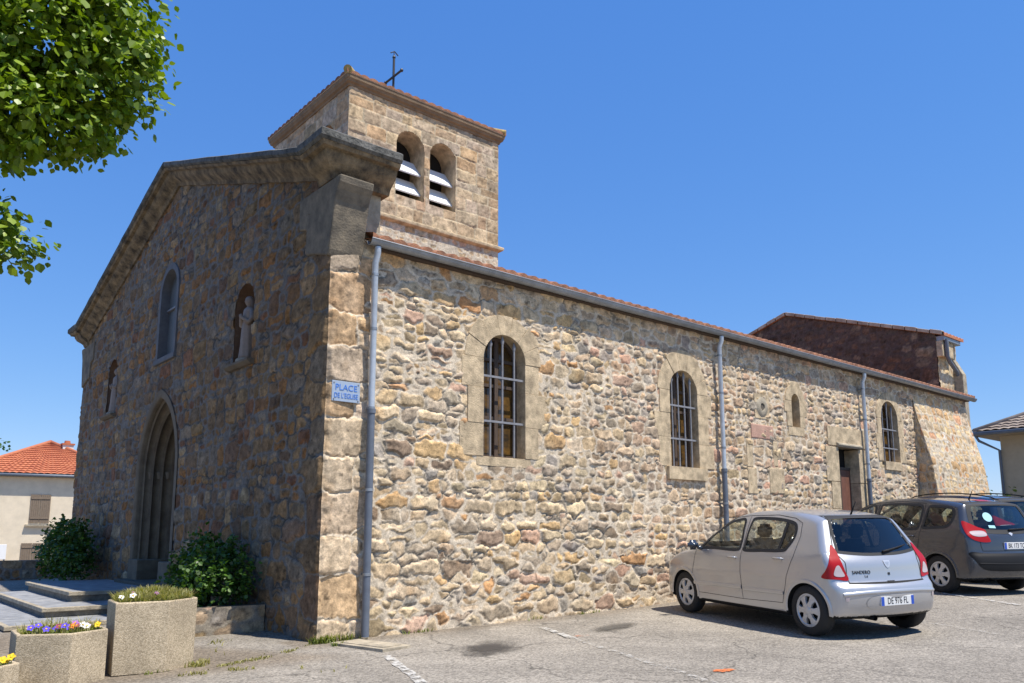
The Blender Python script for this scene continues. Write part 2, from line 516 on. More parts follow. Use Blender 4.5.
def masonry(name, us, vs, base, seeds, pals, mortar, mat, parent, keep=None, relief=(0.012, 0.03), joint=0.016, bevel=0.045, warp=0.03, p=3.0, seed=1, fade=None, flush=0.5, flip=False, tilt=0.25, calm=0.0, open_=0.0):
    """a wall face as a real relief of separate stones: us/vs grids, base(U,V)->(P,N)"""
    r = np.random.default_rng(seed)
    U, V = np.meshgrid(us, vs, indexing='ij')
    wu = U + warp * 2 * vnoise(U, V, 0.16, seed + 1, 2) + warp * 0.8 * vnoise(U, V, 0.05, seed + 5, 2)
    wv = V + warp * 2 * vnoise(U, V, 0.16, seed + 2, 2) + warp * 0.8 * vnoise(U, V, 0.05, seed + 6, 2)
    cell_field.wu, cell_field.wv = wu, wv
    F1, F2, I = cell_field(U, V, seeds, p)
    n = len(seeds)
    sz = np.minimum(seeds[:, 2], seeds[:, 3])
    edge = (F2 - F1) * 0.5 * sz[I]
    jn = joint * (1 + 1.3 * vnoise(U, V, 0.22, seed + 9, 2))
    m = sstep(jn * 0.55, jn * 1.35, edge)                     # 0 mortar .. 1 stone
    dome = sstep(jn * 0.6, jn + bevel, edge)
    hs_ = r.uniform(relief[0], relief[1], n)
    tl = r.normal(0, tilt, (n, 2)) * 0.10
    H = dome * hs_[I] + m * (tl[I, 0] * (wu - seeds[I, 0]) + tl[I, 1] * (wv - seeds[I, 1]))
    H += m * (0.012 * vnoise(U, V, 0.07, seed + 3, 3)) * 1.1 + 0.010 * vnoise(U, V, 0.30, seed + 4, 2)
    H += (1 - m) * flush * np.mean(relief)
    if isinstance(pals, tuple):                               # (palA, palB, mix(U,V))
        ca = pick(pals[0], n, r); cb = pick(pals[1], n, r)
        t = pals[2](seeds[:, 0], seeds[:, 1])
        sel = (r.random(n) < t)[:, None]
        sc = np.where(sel, cb, ca)
    else:
        sc = pick(pals, n, r)
    sc = sc * (1 - calm) + sc.mean(0) * calm
    c = sc[I]
    ox = vnoise(U, V, 0.11, seed + 11, 3)[..., None]
    ox2 = vnoise(U, V, 0.045, seed + 12, 2)[..., None]
    c = c * (1 + 0.9 * ox + 0.6 * ox2)
    pit = sstep(.16, .34, vnoise(U, V, 0.06, seed + 18, 3))[..., None]
    c = c * (1 - .55 * pit)
    rust = np.clip(vnoise(U, V, 0.25, seed + 13, 3) * 3.0 - 0.25, 0, 1)[..., None] * 0.45
    c = c * (1 - rust) + rust * np.array([1.05, 0.78, 0.48]) * c
    mc = np.array(mortar)[None, None, :] * (1 + 0.25 * vnoise(U, V, 0.4, seed + 14, 3)[..., None] + 0.18 * vnoise(U, V, 0.03, seed + 15, 2)[..., None])
    smear = np.clip(vnoise(U, V, 0.35, seed + 16, 3) * 2.0 + 0.0, 0, 0.42)
    k = (m * (1 - smear * 0.75 * (1 - dome * 0.55)))[..., None]
    c = c * k + mc * (1 - k)
    fleck = sstep(.10, .30, vnoise(U, V, .035, seed + 22, 2))[..., None]
    c = c * (1 - .22 * fleck)
    if open_:                                                # joints that have lost their mortar
        op = sstep(.04, .16, vnoise(U, V, .30, seed + 20, 3)) * (1 - sstep(jn * .35, jn * .8, edge)) * open_
        c = c * (1 - .72 * op[..., None]); H = H - .02 * op
    c = np.clip(c, 0.01, 0.8)
    if fade is not None:
        H = H * fade(U, V)
    P, N = base(U, V)
    P = P + N * H[..., None]
    nu, nv = U.shape
    idx = np.arange(nu * nv).reshape(nu, nv)
    q = np.stack([idx[:-1, :-1], idx[1:, :-1], idx[1:, 1:], idx[:-1, 1:]], -1)
    if flip: q = q[..., ::-1]
    if keep is not None:
        uc = 0.25 * (U[:-1, :-1] + U[1:, :-1] + U[1:, 1:] + U[:-1, 1:]); vc = 0.25 * (V[:-1, :-1] + V[1:, :-1] + V[1:, 1:] + V[:-1, 1:])
        q = q[keep(uc, vc)]
    q = q.reshape(-1, 4)
    Vv, q, ex = compact(P.reshape(-1, 3), q, (c.reshape(-1, 3),))
    return np_mesh(name, Vv, q, mat, parent, ex[0])


def grow(a, b, d0, k):
    x = [a]
    while x[-1] < b:
        x.append(x[-1] + d0 + k * (x[-1] - a))
    x[-1] = b
    return np.array(x)


def ashlar_seeds(u0, u1, v0, v1, hr, wr, r):
    S = []; v = v0
    while v < v1:
        h = r.uniform(*hr); u = u0 - r.uniform(0, 0.3)
        while u < u1:
            w = r.uniform(*wr)
            S.append((u + w / 2, v + h / 2, w / 2, h / 2)); u += w
        v += h
    return np.array(S)


# ------------------------------------------------------------------ ground
def gz(x, y):
    x = np.asarray(x, float); y = np.asarray(y, float)
    g = 0.013 * 45 * np.tanh(x / 45) + 0.012 * 45 * np.tanh(y / 45)
    g = g + 0.13 * sstep(4.5, 11.0, x) * (1 - sstep(2.0, 8.0, y))
    g = g - 3.2 * sstep(15.0, 24.0, y) * (1 - sstep(8.0, 26.0, x))
    return g


def gzf(x, y): return float(gz(x, y))


# ------------------------------------------------------------------ ground sheet
def ground_mat():
    m, t, b = mat_new('worn_asphalt')
    tc = t.nodes.new('ShaderNodeTexCoord'); P = tc.outputs['Object']

    def noise(sc, det, rough=0.6):
        n = t.nodes.new('ShaderNodeTexNoise'); n.inputs['Scale'].default_value = sc; n.inputs['Detail'].default_value = det; n.inputs['Roughness'].default_value = rough
        t.links.new(P, n.inputs['Vector']); return n.outputs['Fac']

    def rng_(x, a, b_, c, d):
        n = t.nodes.new('ShaderNodeMapRange'); n.inputs[1].default_value = a; n.inputs[2].default_value = b_; n.inputs[3].default_value = c; n.inputs[4].default_value = d
        t.links.new(x, n.inputs[0]); return n.outputs[0]

    def mul(a, b_):
        n = t.nodes.new('ShaderNodeMath'); n.operation = 'MULTIPLY'; t.links.new(a, n.inputs[0]); t.links.new(b_, n.inputs[1]); return n.outputs[0]
    v = t.nodes.new('ShaderNodeTexVoronoi'); v.inputs['Scale'].default_value = 55; t.links.new(P, v.inputs['Vector'])
    sx = t.nodes.new('ShaderNodeSeparateColor'); t.links.new(v.outputs['Color'], sx.inputs[0])
    f = mul(rng_(sx.outputs[0], 0, 1, 0.62, 1.38), rng_(noise(1.2, 6), .3, .7, .84, 1.12))
    f = mul(f, rng_(noise(0.28, 4), .35, .65, .82, 1.10)); f = mul(f, rng_(noise(0.75, 8, .75), .56, .62, 1.0, .86))
    f = mul(f, rng_(noise(14, 5, .8), .3, .7, .86, 1.14))
    vm = t.nodes.new('ShaderNodeVectorMath'); vm.operation = 'SCALE'
    mx = t.nodes.new('ShaderNodeMix'); mx.data_type = 'RGBA'
    mx.inputs[6].default_value = (0.258, 0.231, 0.194, 1); mx.inputs[7].default_value = (0.20, 0.165, 0.125, 1)
    # the older, browner surface of the forecourt (x < -0.6 on the church side)
    at = t.nodes.new('ShaderNodeAttribute'); at.attribute_name = 'Col'
    t.links.new(at.outputs['Fac'], mx.inputs[0])
    t.links.new(mx.outputs[2], vm.inputs[0]); t.links.new(f, vm.inputs['Scale'])
    # fine cracks
    vc = t.nodes.new('ShaderNodeTexVoronoi'); vc.feature = 'DISTANCE_TO_EDGE'; vc.inputs['Scale'].default_value = 0.42
    wn = t.nodes.new('ShaderNodeTexNoise'); wn.inputs['Scale'].default_value = 1.5; wn.inputs['Detail'].default_value = 6; t.links.new(P, wn.inputs['Vector'])
    va = t.nodes.new('ShaderNodeVectorMath'); va.operation = 'MULTIPLY_ADD'; va.inputs[1].default_value = (0.9, 0.9, 0)
    t.links.new(wn.outputs['Color'], va.inputs[0]); t.links.new(P, va.inputs[2]); t.links.new(va.outputs[0], vc.inputs['Vector'])
    cr = rng_(vc.outputs['Distance'], 0.0, 0.007, 0.50, 1.0)
    vm2 = t.nodes.new('ShaderNodeVectorMath'); vm2.operation = 'SCALE'
    t.links.new(vm.outputs[0], vm2.inputs[0]); t.links.new(cr, vm2.inputs['Scale'])
    t.links.new(vm2.outputs[0], b.inputs['Base Color'])
    b.inputs['Roughness'].default_value = 0.9
    b.inputs['Specular IOR Level'].default_value = 0.3
    bp = t.nodes.new('ShaderNodeBump'); bp.inputs['Strength'].default_value = 0.6; bp.inputs['Distance'].default_value = 0.01
    t.links.new(v.outputs['Distance'], bp.inputs['Height']); bp.invert = True
    t.links.new(bp.outputs[0], b.inputs['Normal'])
    return m


def sym(a, d0, k, far):
    p = grow(0, far, d0, k); return np.concatenate([-p[:0:-1], p])


gx = sym(0, 0.09, 0.035, 600); gy = sym(0, 0.09, 0.035, 600)
GX, GY = np.meshgrid(gx, gy, indexing='ij')
GZ = gz(GX, GY) + 0.012 * vnoise(GX + 300, GY + 300, 1.7, 3, 2) * (np.hypot(GX, GY) < 40)
idx = np.arange(GX.size).reshape(GX.shape)
q = np.stack([idx[:-1, :-1], idx[1:, :-1], idx[1:, 1:], idx[:-1, 1:]], -1).reshape(-1, 4)
wall_dirt = sstep(-.55, -.06, GY + .18 * vnoise(GX + 90, GY + 90, .5, 8, 2)) * (GY < .3) * (GX > -.3) * .8
brown = wall_dirt + (1 - sstep(-0.9, -0.4, GX + 0.55 * (GY + 0.2))) * sstep(-1.3, -0.7, GY)
g = np_mesh('ground', np.stack([GX, GY, GZ], -1).reshape(-1, 3), q, ground_mat(), None, np.repeat(brown.reshape(-1, 1), 3, 1))
tag(g, kind='structure')


def gpt(x, y, dz=0.0):          # a point on the ground sheet (the sheet undulates by a few mm)
    return (x, y, gzf(x, y) + dz)


def ground_patch(name, poly, mat, dz=0.012, sub=6):
    """a thin flush marking: strip between two rails of points"""
    a, b = poly
    mb = MB(); n = len(a)
    mb.add([gpt(*p, dz) for p in a] + [gpt(*p, dz) for p in b], [(i, i + 1, n + i + 1, n + i) for i in range(n - 1)])
    return tag(mb.build(name, mat, None), kind='structure')


def line_strip(name, p0, p1, w, mat, n=14, seed=0, dz=0.012):
    r = random.Random(seed)
    d = Vector((p1[0] - p0[0], p1[1] - p0[1])); nn = Vector((-d.y, d.x)).normalized()
    a, b = [], []
    for i in range(n + 1):
        c = Vector(p0) + d * i / n
        a.append(tuple(c + nn * (w / 2 + r.uniform(-.012, .012)))); b.append(tuple(c - nn * (w / 2 + r.uniform(-.012, .012))))
    return ground_patch(name, (a, b), mat, dz)


def worn_paint(name, col, thr):
    m, t, b = mat_new(name)
    out = t.nodes['Material Output']
    tc = t.nodes.new('ShaderNodeTexCoord'); n = t.nodes.new('ShaderNodeTexNoise'); n.inputs['Scale'].default_value = 9; n.inputs['Detail'].default_value = 9; n.inputs['Roughness'].default_value = 0.8
    t.links.new(tc.outputs['Object'], n.inputs['Vector'])
    mr = t.nodes.new('ShaderNodeMapRange'); mr.inputs[1].default_value = thr - .06; mr.inputs[2].default_value = thr + .06
    t.links.new(n.outputs['Fac'], mr.inputs[0])
    tr = t.nodes.new('ShaderNodeBsdfTransparent'); mx = t.nodes.new('ShaderNodeMixShader')
    b.inputs['Base Color'].default_value = (*col, 1); b.inputs['Roughness'].default_value = .85
    t.links.new(mr.outputs[0], mx.inputs[0]); t.links.new(tr.outputs[0], mx.inputs[1]); t.links.new(b.outputs[0], mx.inputs[2]); t.links.new(mx.outputs[0], out.inputs['Surface'])
    return m


wp1 = worn_paint('worn_white_paint', (0.50, 0.48, 0.44), 0.50)
wp2 = worn_paint('faded_white_paint', (0.48, 0.46, 0.42), 0.56)
line_strip('road_marking', (0.12, -1.30), (-0.75, -3.75), 0.10, wp1, seed=1)
line_strip('road_marking', (2.78, -0.77), (2.42, -1.70), 0.10, wp1, seed=2)
line_strip('road_marking', (2.42, -1.70), (1.40, -4.60), 0.09, wp2, seed=3)
line_strip('road_marking', (10.48, -2.15), (9.20, -4.2), 0.10, wp1, seed=4)
line_strip('road_marking', (6.80, -3.65), (6.3, -4.9), 0.10, wp2, seed=5)


def blob_patch(name, cx, cy, rx, ry, rot, mat, seed, n=28, dz=0.010, jag=0.18):
    r = random.Random(seed); mb = MB(); pts = []
    for i in range(n):
        a = 2 * math.pi * i / n; k = 1 + r.uniform(-jag, jag)
        u, v = rx * k * math.cos(a), ry * k * math.sin(a)
        pts.append((cx + u * math.cos(rot) - v * math.sin(rot), cy + u * math.sin(rot) + v * math.cos(rot)))
    mb.add([gpt(cx, cy, dz)] + [gpt(*p, dz) for p in pts], [(0, 1 + i, 1 + (i + 1) % n) for i in range(n)])
    return tag(mb.build(name, mat, None), kind='structure')


def stain_mat(name, col, size):
    m, t, b = mat_new(name)
    out = t.nodes['Material Output']
    tc = t.nodes.new('ShaderNodeTexCoord'); n = t.nodes.new('ShaderNodeTexNoise'); n.inputs['Scale'].default_value = 5; n.inputs['Detail'].default_value = 8; n.inputs['Roughness'].default_value = .7
    t.links.new(tc.outputs['Object'], n.inputs['Vector'])
    mp = t.nodes.new('ShaderNodeMapping'); mp.vector_type = 'TEXTURE'
    mp.inputs['Location'].default_value = (size[0], size[1], 0); mp.inputs['Scale'].default_value = (size[2], size[3], 100); mp.inputs['Rotation'].default_value = (0, 0, size[4])
    t.links.new(tc.outputs['Object'], mp.inputs['Vector'])
    ln = t.nodes.new('ShaderNodeVectorMath'); ln.operation = 'LENGTH'; t.links.new(mp.outputs[0], ln.inputs[0])
    sb = t.nodes.new('ShaderNodeMath'); sb.operation = 'MULTIPLY_ADD'; sb.inputs[1].default_value = 1.6; t.links.new(n.outputs['Fac'], sb.inputs[0]); t.links.new(ln.outputs['Value'], sb.inputs[2])
    mr = t.nodes.new('ShaderNodeMapRange'); mr.inputs[1].default_value = 1.72; mr.inputs[2].default_value = 1.15; mr.inputs[3].default_value = 0.0; mr.inputs[4].default_value = 0.8
    t.links.new(sb.outputs[0], mr.inputs[0])
    tr = t.nodes.new('ShaderNodeBsdfTransparent'); mx = t.nodes.new('ShaderNodeMixShader')
    b.inputs['Base Color'].default_value = (*col, 1); b.inputs['Roughness'].default_value = .7
    t.links.new(mr.outputs[0], mx.inputs[0]); t.links.new(tr.outputs[0], mx.inputs[1]); t.links.new(b.outputs[0], mx.inputs[2]); t.links.new(mx.outputs[0], out.inputs['Surface'])
    return m


blob_patch('stained_pavement', 1.22, -1.62, .62, .42, .6, stain_mat('oil_stain', (0.055, 0.048, 0.042), (1.22, -1.62, .60, .36, .6)), 3, dz=.014)
blob_patch('stained_pavement', 3.5, -1.36, .62, .26, .3, stain_mat('oil_stain_faint', (0.10, 0.09, 0.075), (3.5, -1.36, .6, .24, .3)), 4, dz=.014)
blob_patch('road_marking', 2.04, -4.05, .115, .055, -.3, worn_paint('orange_spray_paint', (0.62, 0.16, 0.04), 0.42), 5, jag=.3)

blob_patch('road_marking', 2.62, -1.62, .10, .05, -.3, worn_paint('faded_orange_paint', (0.55, 0.20, 0.09), 0.52), 6, jag=.3)

# ------------------------------------------------------------------ church
church = empty('church', (6, 0, 0.05))
church.location = (0, 0, 0)
tag(church, 'rubble stone village church with gabled front, square bell tower and long sunlit wall', 'church')

# openings of the long wall: centre, half width, sill, spring (round heads)
W1 = (2.785, 0.385, 2.28, 3.655)
W2 = (6.865, 0.385, 2.35, 3.665)
W3 = (14.70, 0.43, 2.88, 3.89)
SL = (10.535, 0.155, 3.36, 3.885)
DOOR = (12.16, 13.05, -0.3, 3.06)


def arch_d(u, v, o):
    """distance outside a round-headed opening (negative inside)"""
    c, w, s, p = o
    dx = np.abs(u - c) - w
    dz = s - v
    lower = np.maximum(dx, dz)
    upper = np.hypot(u - c, v - p) - w
    return np.where(v > p, upper, lower)


def side_keep(u, v):
    k = v < 4.95
    for o in (W1, W2, W3, SL):
        k &= arch_d(u, v, o) > 0.09
    k &= ~((u > DOOR[0] - 0.1) & (u < DOOR[1] + 0.1) & (v < DOOR[3] + 0.1))
    return k


def side_fade(u, v):
    f = sstep(0.0, 0.05, u) * 1.0
    for o in (W1, W2, W3, SL):
        f = f * (0.3 + 0.7 * sstep(0.26, 0.40, arch_d(u, v, o)))
    dd = np.maximum(np.maximum(DOOR[0] - u, u - DOOR[1]), v - DOOR[3])
    return f * (0.3 + 0.7 * sstep(0.36, 0.46, dd))


def size_side(u, v):
    big = 0.245 * (1 - sstep(0.7, 2.0, v)) + 0.158 * sstep(0.7, 2.0, v)
    k = float(sstep(4.2, 6.2, u + 0.35 * (v - 2)))
    return float(big * (1 - k) + 0.138 * k)


r0 = np.random.default_rng(11)
ss = rubble_seeds(0.0, 19.5, -0.3, 5.0, size_side, (0.8, 2.5), r0)
# dressed quoins at the corner
ss = ss[ss[:, 0] > 0.62]
v = -0.3; k = 0; qs = []
for h in (0.55, 0.5, 0.46, 0.5, 0.42, 0.48, 0.44, 0.42, 0.46, 0.5, 0.5, 0.5, .5):
    w = 0.58 if k % 2 else 0.40
    qs.append((w / 2, v + h / 2, w / 2, h / 2))
    if w < 0.5: qs += [(0.40 + 0.11, v + h * 0.28, 0.11, h * 0.24), (0.40 + 0.12, v + h * .76, 0.12, h * .22)]
    v += h; k += 1
nq = len(qs)
ss = np.concatenate([np.array(qs), ss])
PAL_Q = [((0.50, 0.415, 0.30), 5), ((0.46, 0.39, 0.29), 4), ((0.46, 0.33, 0.20), 3), ((0.40, 0.34, 0.27), 2)]


def corner_j(v):
    return 0.022 * vnoise(v * 1.0 + 40, v * 0 + 3.3, .42, 91, 2) + 0.030 * vnoise(v + 40, v * 0 + 7.7, .11, 92, 3)


def corner_shift(P, d, V):
    a = corner_j(V) * np.exp(-d / .07)
    P[..., 0] -= a; P[..., 1] -= a
    return P


def side_mix(u, v): return sstep(4.2, 6.4, u + 0.35 * (v - 2))


_pick = pick


def pick_side(pal, n, r):
    c = _pick(pal, n, r)
    c[:nq] = _pick(PAL_Q, nq, r)
    return c


pick = pick_side
masonry('nave_wall', grow(0, 19.32, 0.0115, 0.0011), np.arange(-0.3, 5.0, 0.0125), lambda U, V: (corner_shift(np.stack([U, 0 * U, V], -1), U, V), np.broadcast_to(np.array([0., -1, 0]), U.shape + (3,))),
        ss, (PAL_S, PAL_C, side_mix), (0.58, 0.49, 0.37), M['rubble'], church, side_keep, (0.005, 0.032), 0.0110, 0.026, 0.046, 3.6, 21, side_fade, 0.30, tilt=.6, calm=.14, open_=.8)
pick = _pick

# openings of the gable front (u = Y)
FW = (6.15, 0.42, 4.36, 5.56)
NI = [(2.62, 0.34, 3.68, 4.53), (9.62, 0.34, 3.68, 4.53)]
PC, PA, PSP, PB = 6.25, 1.0, 2.32, 0.42            # portal: centre, half width, spring, base
PRR = (1.30 ** 2 + PA ** 2) / (2 * PA)


def rake(y):
    y = np.asarray(y, float)
    return 7.53 - np.where(y < 5.95, 0.33 * (5.95 - y), 0.3135 * (y - 5.95))


def portal_d(u, v, off=0.0):
    a = np.abs(u - PC)
    low = a - (PA + off)
    up = np.hypot(a + (PRR - PA), v - PSP) - (PRR + off)
    return np.where(v > PSP, up, low)


def fac_keep(u, v):
    k = v < rake(u) + 0.15
    k &= arch_d(u, v, FW) > 0.04
    for o in NI: k &= arch_d(u, v, o) > 0.0
    k &= ~((portal_d(u, v) < 0.06) & (v > PB - 0.02))
    return k


r0 = np.random.default_rng(12)
fs = rubble_seeds(0.0, 12.3, -0.3, 7.7, lambda u, v: 0.24 if v < 1.5 else 0.185, (0.8, 2.5), r0)
fs = fs[(fs[:, 0] > 0.45)]
qf = []; v = -0.3; k = 0
for h in (0.55, 0.5, 0.46, 0.5, 0.42, 0.48, 0.44, 0.42, 0.46, 0.5, 0.5, 0.5, .5):
    w = 0.36 if k % 2 else 0.56
    qf.append((w / 2, v + h / 2, w / 2, h / 2)); v += h; k += 1
fs = np.concatenate([np.array(qf), fs])
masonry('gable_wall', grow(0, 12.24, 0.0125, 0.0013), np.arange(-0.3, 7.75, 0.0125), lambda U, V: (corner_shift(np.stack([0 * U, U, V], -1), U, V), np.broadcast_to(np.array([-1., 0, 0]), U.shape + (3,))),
        fs, PAL_F, (0.165, 0.153, 0.137), M['rubble'], church, fac_keep, (0.006, 0.030), 0.015, 0.032, 0.042, 3.4, 31, lambda U, V: sstep(0, 0.05, U) * (0.25 + .75 * sstep(.1, .2, np.minimum(arch_d(U, V, FW), portal_d(U, V)))), 0.35, flip=True, tilt=.5, calm=.1, open_=.7)  # mortar darkened along with the stones to deepen this side's shade

# thick core of the gable wall and the hidden walls of the nave
mb = MB()
mb.prism([(0.06, -.3), (PC - PA - .3, -.3), (PC - PA - .3, 4), (PC, 4.3), (PC + PA + .3, 4), (PC + PA + .3, -.3), (12.2, -.3), (12.2, 5.62), (5.95, 7.60), (0.06, 5.62)], lambda p, k: (0.72 if k else 0.42, p[0], p[1]))
mb.build('gable_core', M['dressed_grey'], church)
mb = MB()
mb.box(0.3, 11.55, -.3, 19.3, 11.95, 4.9); mb.box(18.9, 0.5, -.3, 19.28, 11.55, 5.2)
mb.build('rear_wall', M['dressed_grey'], church)

# cornice with returned ends, coping slabs on top
PROF = [(-0.22, 0.0), (0.05, 0.0), (0.07, 0.05), (0.10, 0.075), (0.19, 0.13), (0.225, 0.18), (0.235, 0.215), (0.30, 0.225), (0.325, 0.262), (-0.22, 0.262)]
COP = [(-0.30, 0.264), (0.335, 0.264), (0.365, 0.29), (0.365, 0.355), (0.31, 0.385), (-0.30, 0.40)]


def gable_trim(name, prof, mat, seed):
    r = random.Random(seed)
    mb = MB()
    ys = list(np.linspace(0.27, 5.95, 26)) + list(np.linspace(5.95, 11.93, 26))[1:]
    rings = []
    for y in ys:
        j = r.uniform(-.008, .008)
        rings.append([(-p * 0.975 + (j if p > .15 else 0), y, float(rake(y)) + h * 1.0 + j) for p, h in prof])
    mb.sweep(rings)
    s = 1.28
    for mir in (0, 1):
        path = [(0.78, 0, 0, 1), (0.4, 0, 0, 1), (0, 0, 1, 1), (0, 0.15, 1, 0), (0, 0.30, 1, 0)]
        rings = []
        for (x, y, ox, oy) in path:
            j = r.uniform(-.008, .008)
            rings.append([(x - p * ox, (y - p * oy) if not mir else 12.2 - (y - p * oy), 5.575 + h * s + j) for p, h in prof])
        mb.sweep(rings)
    return mb.build(name, mat, church, auto=35)


gable_trim('cornice', PROF, M['cornice'], 1)
gable_trim('coping', COP, M['lichen'], 2)
KN = [(0.85, 5.572), (0.83, 5.15), (0.62, 5.1), (0.62, 4.76), (0.34, 4.70), (0.0, 4.60), (-0.03, 4.68), (-0.065, 4.86), (-0.10, 5.02), (-0.125, 5.16), (-0.15, 5.28), (-0.20, 5.40), (-0.25, 5.48), (-0.27, 5.572)]
mb = MB()
for mir in (0, 1):
    mb.prism([((y if not mir else 12.2 - y), z) for y, z in KN], lambda p, k: (0.43 if k else -0.045, p[0], p[1]))
pieces(mb.build('kneeler', M['plaster_stone'], church, bevel=0.02))


# dressed surrounds ---------------------------------------------------------
def surround(name, o, jamb_h, wid, arch_w, nv, depth, mat, parent, front=-0.016, seed=0, sill=None, axis='S'):
    c, w, s, p = o
    r = random.Random(seed); mb = MB(); g = 0.004

    def fn(pt, k):
        d = depth if k else front + pt[2]
        return (pt[0], d, pt[1]) if axis == 'S' else (d, pt[0], pt[1])
    for sg in (-1, 1):
        z = s; i = r.randint(0, 1); g = 0.0012
        hs2 = list(jamb_h); r.shuffle(hs2)
        tot = sum(hs2); sc = (p - s) / tot
        for h in hs2:
            h *= sc; ww = wid[i % 2] * r.uniform(.9, 1.1); j = r.uniform(-.004, .006)
            a = c + sg * w; b = c + sg * (w + ww)
            poly = [(a, z + g, j), (b, z + g, j), (b, z + h - g, j), (a, z + h - g, j)]
            if sg > 0: poly = poly[::-1]
            mb.prism(poly, fn)
            z += h; i += 1
    for i in range(nv):
        t0 = math.pi * i / nv + .004; t1 = math.pi * (i + 1) / nv - .004
        R0 = w; R1 = w + arch_w * r.uniform(.9, 1.12); j = r.uniform(-.004, .006)
        ts = np.linspace(t0, t1, 6)
        poly = [(c + R0 * math.cos(t), p + R0 * math.sin(t), j) for t in ts] + [(c + R1 * math.cos(t), p + R1 * math.sin(t), j) for t in ts[::-1]]
        mb.prism(poly, fn)
    if sill:
        x0, x1, z0, z1, pr = sill
        if axis == 'S': mb.box(x0, front - pr, z0, x1, depth, z1)
    return mb.build(name, mat, parent, bevel=0.004)


def reveal_back(name, o, thick, y0, y1, mat, parent):
    """mortar bed behind the blocks so their joints do not open into the dark"""
    c, w, s, p = o; mb = MB()
    th = np.linspace(0, math.pi, 17)
    inn = [(c + w + .006, s)] + [(c + (w + .006) * math.cos(t), p + (w + .006) * math.sin(t)) for t in th] + [(c - w - .006, s)]
    out = [(c + w + thick, s)] + [(c + (w + thick) * math.cos(t), p + (w + thick) * math.sin(t)) for t in th] + [(c - w - thick, s)]
    n = len(inn)
    vs = [(u, y0, z) for u, z in inn] + [(u, y0, z) for u, z in out] + [(u, y1, z) for u, z in inn] + [(u, y1, z) for u, z in out]
    fs = []
    for i in range(n - 1):
        fs += [(i, i + 1, n + i + 1, n + i), (i, 2 * n + i, 2 * n + i + 1, i + 1)]
    mb.add(vs, fs)
    return mb.build(name, mat, parent)


M['mortar'] = pmat('lime_mortar', (0.46, 0.40, 0.31), 0.95, noise=0.15, nscale=12)


def arched_pane(mb, o, y, shrink=0.0, mat=0):
    c, w, s, p = o; w -= shrink
    th = np.linspace(0, math.pi, 17)
    poly = [(c - w, s), (c + w, s)] + [(c + w * math.cos(t), p + w * math.sin(t)) for t in th]
    mb.add([(u, y, z) for u, z in poly], [tuple(range(len(poly)))], mat)


def church_window(o, nbars, sill, jam, wid, aw, bars_z, seed, wide_grille=True):
    c, w, s, p = o
    win = surround('window', o, jam, wid, aw, 7, 0.26, M['dressed'], church, seed=seed, sill=sill)
    reveal_back('mortar_bed', o, 0.14, -0.006, 0.27, M['mortar'], win)
    mb = MB(); arched_pane(mb, o, 0.235); mb.build('pane', M['window_glass'], win)
    mb = MB(); arched_pane(mb, (c, w + .12, s - .1, p), 0.42); mb.build('window_back', M['dark'], win)
    f = MB()                                               # wooden frame: mullion, transoms, edge
    y0, y1 = 0.185, 0.228
    f.box(c - .035, y0, s, c + .035, y1, p + w * .93)
    for z in (s + 0.0, s + (p - s) * .40, s + (p - s) * .74, p + .02):
        f.box(c - w + .002, y0 + .004, z, c + w - .002, y1 - .003, z + .045)
    f.box(c - w + .001, y0 - .004, s + .001, c - w + .05, y1 + .002, p); f.box(c + w - .05, y0 - .004, s + .001, c + w - .001, y1 + .002, p)
    th = np.linspace(0, math.pi, 15)
    f.sweep([[(c + q * math.cos(t), yy, p + q * math.sin(t)) for q, yy in ((w - .001, y0 - .002), (w - .05, y0 - .002), (w - .05, y1), (w - .001, y1))] for t in th])
    f.build('window_frame', M['old_wood'], win)
    gmb = MB()
    for i in range(nbars):
        u = c - w + 2 * w * (i + 0.75) / (nbars + 0.5)
        top = p + math.sqrt(max(w * w - (u - c) ** 2, 0)) - 0.13
        gmb.tube([(u, 0.05, s + .01), (u, 0.05, top)], 0.016, 8)
        gmb.lathe([(0.0, .0), (0.014, .0), (0.030, .06), (0.018, .10), (0.0, .17)], (u, 0.05, top - .01), (0, 0, 1), 8)
    for z in bars_z:
        gmb.box(c - w - .0, 0.030, z - .015, c + w + .0, 0.044, z + .015)
    gmb.build('grille', M['iron'], win, auto=40)
    return win


church_window(W1, 3, (W1[0] - .50, W1[0] + .50, 2.15, 2.277, -.010), (.5, .45, .42), (.42, .27), .32, (2.78, 3.42), 3)
church_window(W2, 4, (W2[0] - .52, W2[0] + .55, 2.13, 2.347, .05), (.5, .42, .40), (.40, .30), .34, (2.84, 3.42), 5)
church_window(W3, 3, (W3[0] - .40, W3[0] + .42, 2.68, 2.877, .03), (.4, .36, .30), (.30, .22), .22, (3.2, 3.65), 7)
sl = surround('window', SL, (.3, .24), (.26, .20), .24, 3, .24, M['dressed'], church, seed=9, sill=(SL[0] - .30, SL[0] + .30, 3.18, 3.357, -.004))
reveal_back('mortar_bed', SL, .10, -.006, .25, M['mortar'], sl)
mb = MB(); arched_pane(mb, SL, .20); mb.build('pane', M['window_glass'], sl)

